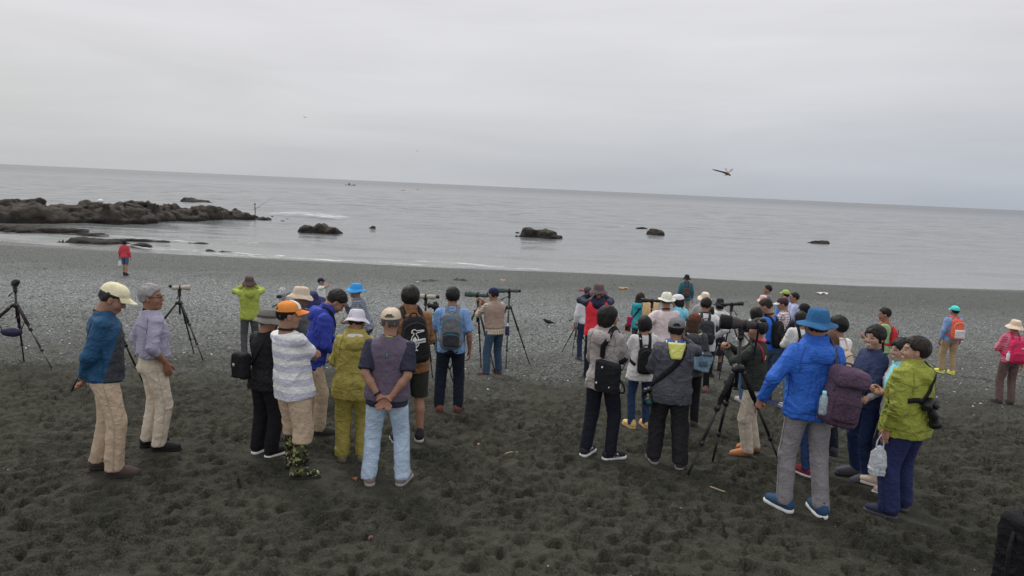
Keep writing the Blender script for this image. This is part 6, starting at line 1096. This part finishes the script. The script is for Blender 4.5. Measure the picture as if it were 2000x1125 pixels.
# litter and driftwood
def scrap(name, label, cat, x, y, size, mat, seed, h=.03):
    n = 9; u = np.linspace(-1, 1, n); U, V_ = np.meshgrid(u, u, indexing='ij'); P = np.stack([U, V_, 0*U], -1).reshape(-1, 3); w = 1+.35*vnoise(P*1.7, seed); Z = h*(1+vnoise(P*2.2, seed+1)); T_ = np.stack([P[:, 0]*size[0]/2*w, P[:, 1]*size[1]/2*w, Z+.01], -1); i = np.arange(n-1)[:, None]*n; j = np.arange(n-1)[None]; Q = np.stack([i+j, i+n+j, i+n+j+1, i+j+1], -1).reshape(-1, 4)
    B_ = T_-A_([0, 0, .008]); rim = [k*n for k in range(n)]+[(n-1)*n+k for k in range(1, n)]+[k*n+n-1 for k in range(n-2, -1, -1)]+[k for k in range(n-2, 0, -1)]; m_ = n*n; Qr = np.array([[rim[k], rim[(k+1) % len(rim)], rim[(k+1) % len(rim)]+m_, rim[k]+m_] for k in range(len(rim))])
    o = mk(name, np.concatenate([T_, B_]), np.concatenate([Q, Q[:, ::-1]+m_, Qr]), mat); o.location = (x, y, float(gz(x, y)+hsamp(A_([x]), A_([y]))[0])); o.rotation_euler = (0, 0, seed); tag(o, label, cat, 'bits washed up on the beach')
PAL = lambda *c: plain('scrap', C(*c), .7)
scrap('litter', 'white scrap lying on the shingle above the right group', 'litter', 17.03, 38.4, (.62, .3), PAL(205, 200, 190), 3, .06); scrap('litter', 'red scrap on the shingle left of the red vest man', 'litter', 3.4, 34.3, (.34, .22), PAL(150, 30, 48), 5, .05); scrap('litter', 'orange scrap on the shingle above the teal jacket', 'litter', 5.75, 36.1, (.4, .2), PAL(196, 140, 80), 6, .05)
scrap('litter', 'orange brown scrap beyond the navy cap', 'litter', -.49, 37.7, (.4, .22), PAL(180, 110, 66), 8, .04); scrap('seaweed', 'dark clump of seaweed above the blue shirt', 'seaweed', -2.72, 36.9, (.6, .3), PAL(40, 40, 32), 9, .05); scrap('seaweed', 'dark clump of seaweed above the brown jacket', 'seaweed', -4.26, 35.8, (.7, .3), PAL(46, 44, 34), 10, .04)
scrap('litter', 'white dot of litter above the brown jacket', 'litter', -4.68, 34.4, (.14, .12), PAL(225, 225, 220), 11, .05); scrap('leaf', 'orange leaf by the toe of the camouflage boot', 'leaf', -1.38, 6.22, (.05, .03), PAL(140, 84, 60), 12, .012); scrap('leaf', 'reddish leaf on the sand near the bottom edge', 'leaf', -.97, 4.93, (.035, .028), PAL(100, 64, 56), 13, .01); scrap('shell', 'pale pink shell bit on the sand in the middle', 'shell', -.3, 7.68, (.03, .025), PAL(160, 118, 104), 14, .012)
for x, y, a, lb in ((.07, 7.31, .4, 'short pale twig on the sand right of centre'), (-2.0, 3.95, 1.9, 'pale twig near the bottom edge, left side'), (2.02, 6.3, 2.4, 'short pale twig beside the large tripod'), (-9.37, 37.5, 1.5, 'dark driftwood stick near the waterline')):
    big_ = 3 if y > 20 else 1; B = MB(); B.add(*tube(smooth_path([(-.07*big_, 0, .01), (0, .012*big_, .016), (.08*big_, 0, .012)], 8), .004*big_*1.5, 5)); o = B.build('twig', PAL(60, 52, 44) if y > 20 else PAL(150, 136, 104)); o.location = (x, y, float(gz(x, y)+hsamp(A_([x]), A_([y]))[0])+.004); o.rotation_euler = (0, 0, a); tag(o, lb, 'twig', 'bits washed up on the beach')
# unidentified white patch on the reef, modelled in the shape of a float
o = empty('float', (-46.4, 79, reef_top(-46.4, 79)-.05)); tag(o, 'small unidentified white object lying on top of the reef', 'float'); B = MB(); B.add(*lathe([(0, -.32), (.15, -.28), (.24, -.1), (.25, .08), (.17, .26), (.06, .33), (0, .34)], 16, (0, 0, .2), (1, .2, .15))); B.build('shell', plain('white_object', C(225, 224, 220), .6), o); B = MB(); B.add(*tube(smooth_path([(.33, .06, .25), (.42, .08, .28), (.42, .06, .2), (.33, .06, .22)], 10), .02, 6)); B.build('ring', plain('white_object', C(225, 224, 220), .6), o)
# boats far out
def boat(label, x, y, Ln, rz, mast=True):
    o = empty('fishing_boat', (x, y, 0), rz); tag(o, label, 'boat', 'boats far out at sea'); gm = plain('hazed_boat_grey', (.20, .215, .235), .6); st = np.linspace(-1, 1, 13); Vs = []  # haze over the far boats is put into this grey
    for s_ in st:
        w = .95*(1-max(0, s_)**2.2)*(.8 if s_ < -.9 else 1)+.03; hh_ = .55+.75*max(0, s_)**2; Vs += [(s_*Ln/2, -w, hh_), (s_*Ln/2, -w*.75, -.2), (s_*Ln/2, w*.75, -.2), (s_*Ln/2, w, hh_)]
    i = np.arange(12)[:, None]*4; j = np.arange(4)[None]; k = (j+1) % 4; Q = np.stack([i+j, i+k, i+4+k, i+4+j], -1).reshape(-1, 4); mk('hull', A_(Vs)/A_([1, 1, 1]), np.concatenate([Q, [[0, 1, 2, 3]], [[51, 50, 49, 48]]]), gm, o, smooth=False)
    if not mast: o.scale = (1, 1, .4); return
    B = MB(); B.add(*box((-Ln*.12, 0, 1.35), (Ln*.16, 1.3, 1.7), .15)); cb = B.build('cabin', gm, o, smooth=False); B = MB(); B.add(*box((-Ln*.04+.02, 0, 1.75), (.06, 1.1, .5), .1)); B.build('window', BLKP(), cb); B = MB(); B.add(*tube([(-Ln*.12, 0, 2), (-Ln*.12, 0, 4.2)], .07, 6)); B.add(*tube([(Ln*.44, 0, 1.0), (Ln*.44, 0, 2.3)], .06, 6)); B.build('mast', gm, o)
boat('small grey fishing boat near the horizon, left of the middle', -174, 745, 10.5, .1); boat('faint low boat right of the grey fishing boat', -79.5, 498, 2.6, .3, False); boat('faint low boat closest to the horizon line', -87, 625, 2.8, -.2, False)
# dragonflies
def dragonfly(label, loc, rz, ry, s_=1.):
    o = empty('dragonfly', loc); o.rotation_euler = (0, ry, rz); o.scale = (s_,)*3; tag(o, label, 'dragonfly', 'dragonflies in the air'); am = plain('amber_chitin', (.16, .075, .02), .45); dm = plain('dark_chitin', (.03, .026, .018), .45)
    B = MB(); B.add(*tube([(-.030, 0, .0005), (-.022, 0, .0008), (-.012, 0, .001), (-.004, 0, .0012), (.0, 0, .001)], [.0008, .0014, .0015, .0019, .0023], 8)); B.build('abdomen', dm, o)
    def fn(P): return sd_ell(P*100, (.35, 0, .02), (.50, .28, .34))
    V, Q = nets(fn, (-.4e-2, -.5e-2, -.6e-2), (1.1e-2, .5e-2, .6e-2), .0009); mk('thorax', V, Q, am, o)
    B = MB(); B.add(*lathe([(0, -.0018), (.0016, -.0014), (.0022, 0), (.0016, .0014), (0, .0018)], 10, (.0100, 0, -.0008), (0, 1, 0))); hd = B.build('head', dm, o)
    for sy in (-1, 1): B = MB(); B.add(*lathe([(0, -.0013), (.0012, -.0008), (.0014, 0), (.0012, .0008), (0, .0013)], 8, (.0106, sy*.0014, -.0004), (0, 1, 0))); B.build('eye', plain('green_eye', (.09, .085, .03), .2), hd)
    for k, (x0, sw, up) in enumerate(((.005, .006, .42), (.002, -.007, .30))):
        for sy in (-1, 1):
            t = np.linspace(0, 1, 9); w = .0042*np.sin(np.pi*np.clip(t*.93+.07, 0, 1))**.5; c = np.stack([x0+sw*t, sy*.026*t*math.cos(up), .003+.026*t*math.sin(up)], -1); V = np.concatenate([c+A_([1, 0, 0])*w[:, None]*.55, c-A_([1, 0, 0])*w[:, None]*.55]); V = np.concatenate([V, V+A_([0, 0, .00012])]); i = np.arange(8); Q = np.stack([i, i+1, i+10, i+9], -1)
            wg = mk('wing', V, np.concatenate([Q, Q[:, ::-1]+18]), clearplastic('wing_film', (.55, .55, .58), .22), o); B = MB(); B.add(*tube(c+A_([1, 0, 0])*w[:, None]*.55, .0002, 4)); B.build('vein', dm, wg)
    B = MB()
    for sy in (-1, 1): B.add(*tube([(.004, sy*.001, -.003), (.001, sy*.002, -.0045), (-.003, sy*.002, -.004)], .0003, 4))
    B.build('legs', dm, o)
dragonfly('large looking amber dragonfly hovering against the sky on the right', (.422, 1.45, 5.797), R_(-14), R_(14), .9); dragonfly('tiny dragonfly high in the sky, left of the middle', (-2.238, 7.5, 6.373), R_(150), R_(-10)); dragonfly('tiny dragonfly just above the horizon near the middle', (-1.69, 12.0, 6.277), R_(40), R_(5))
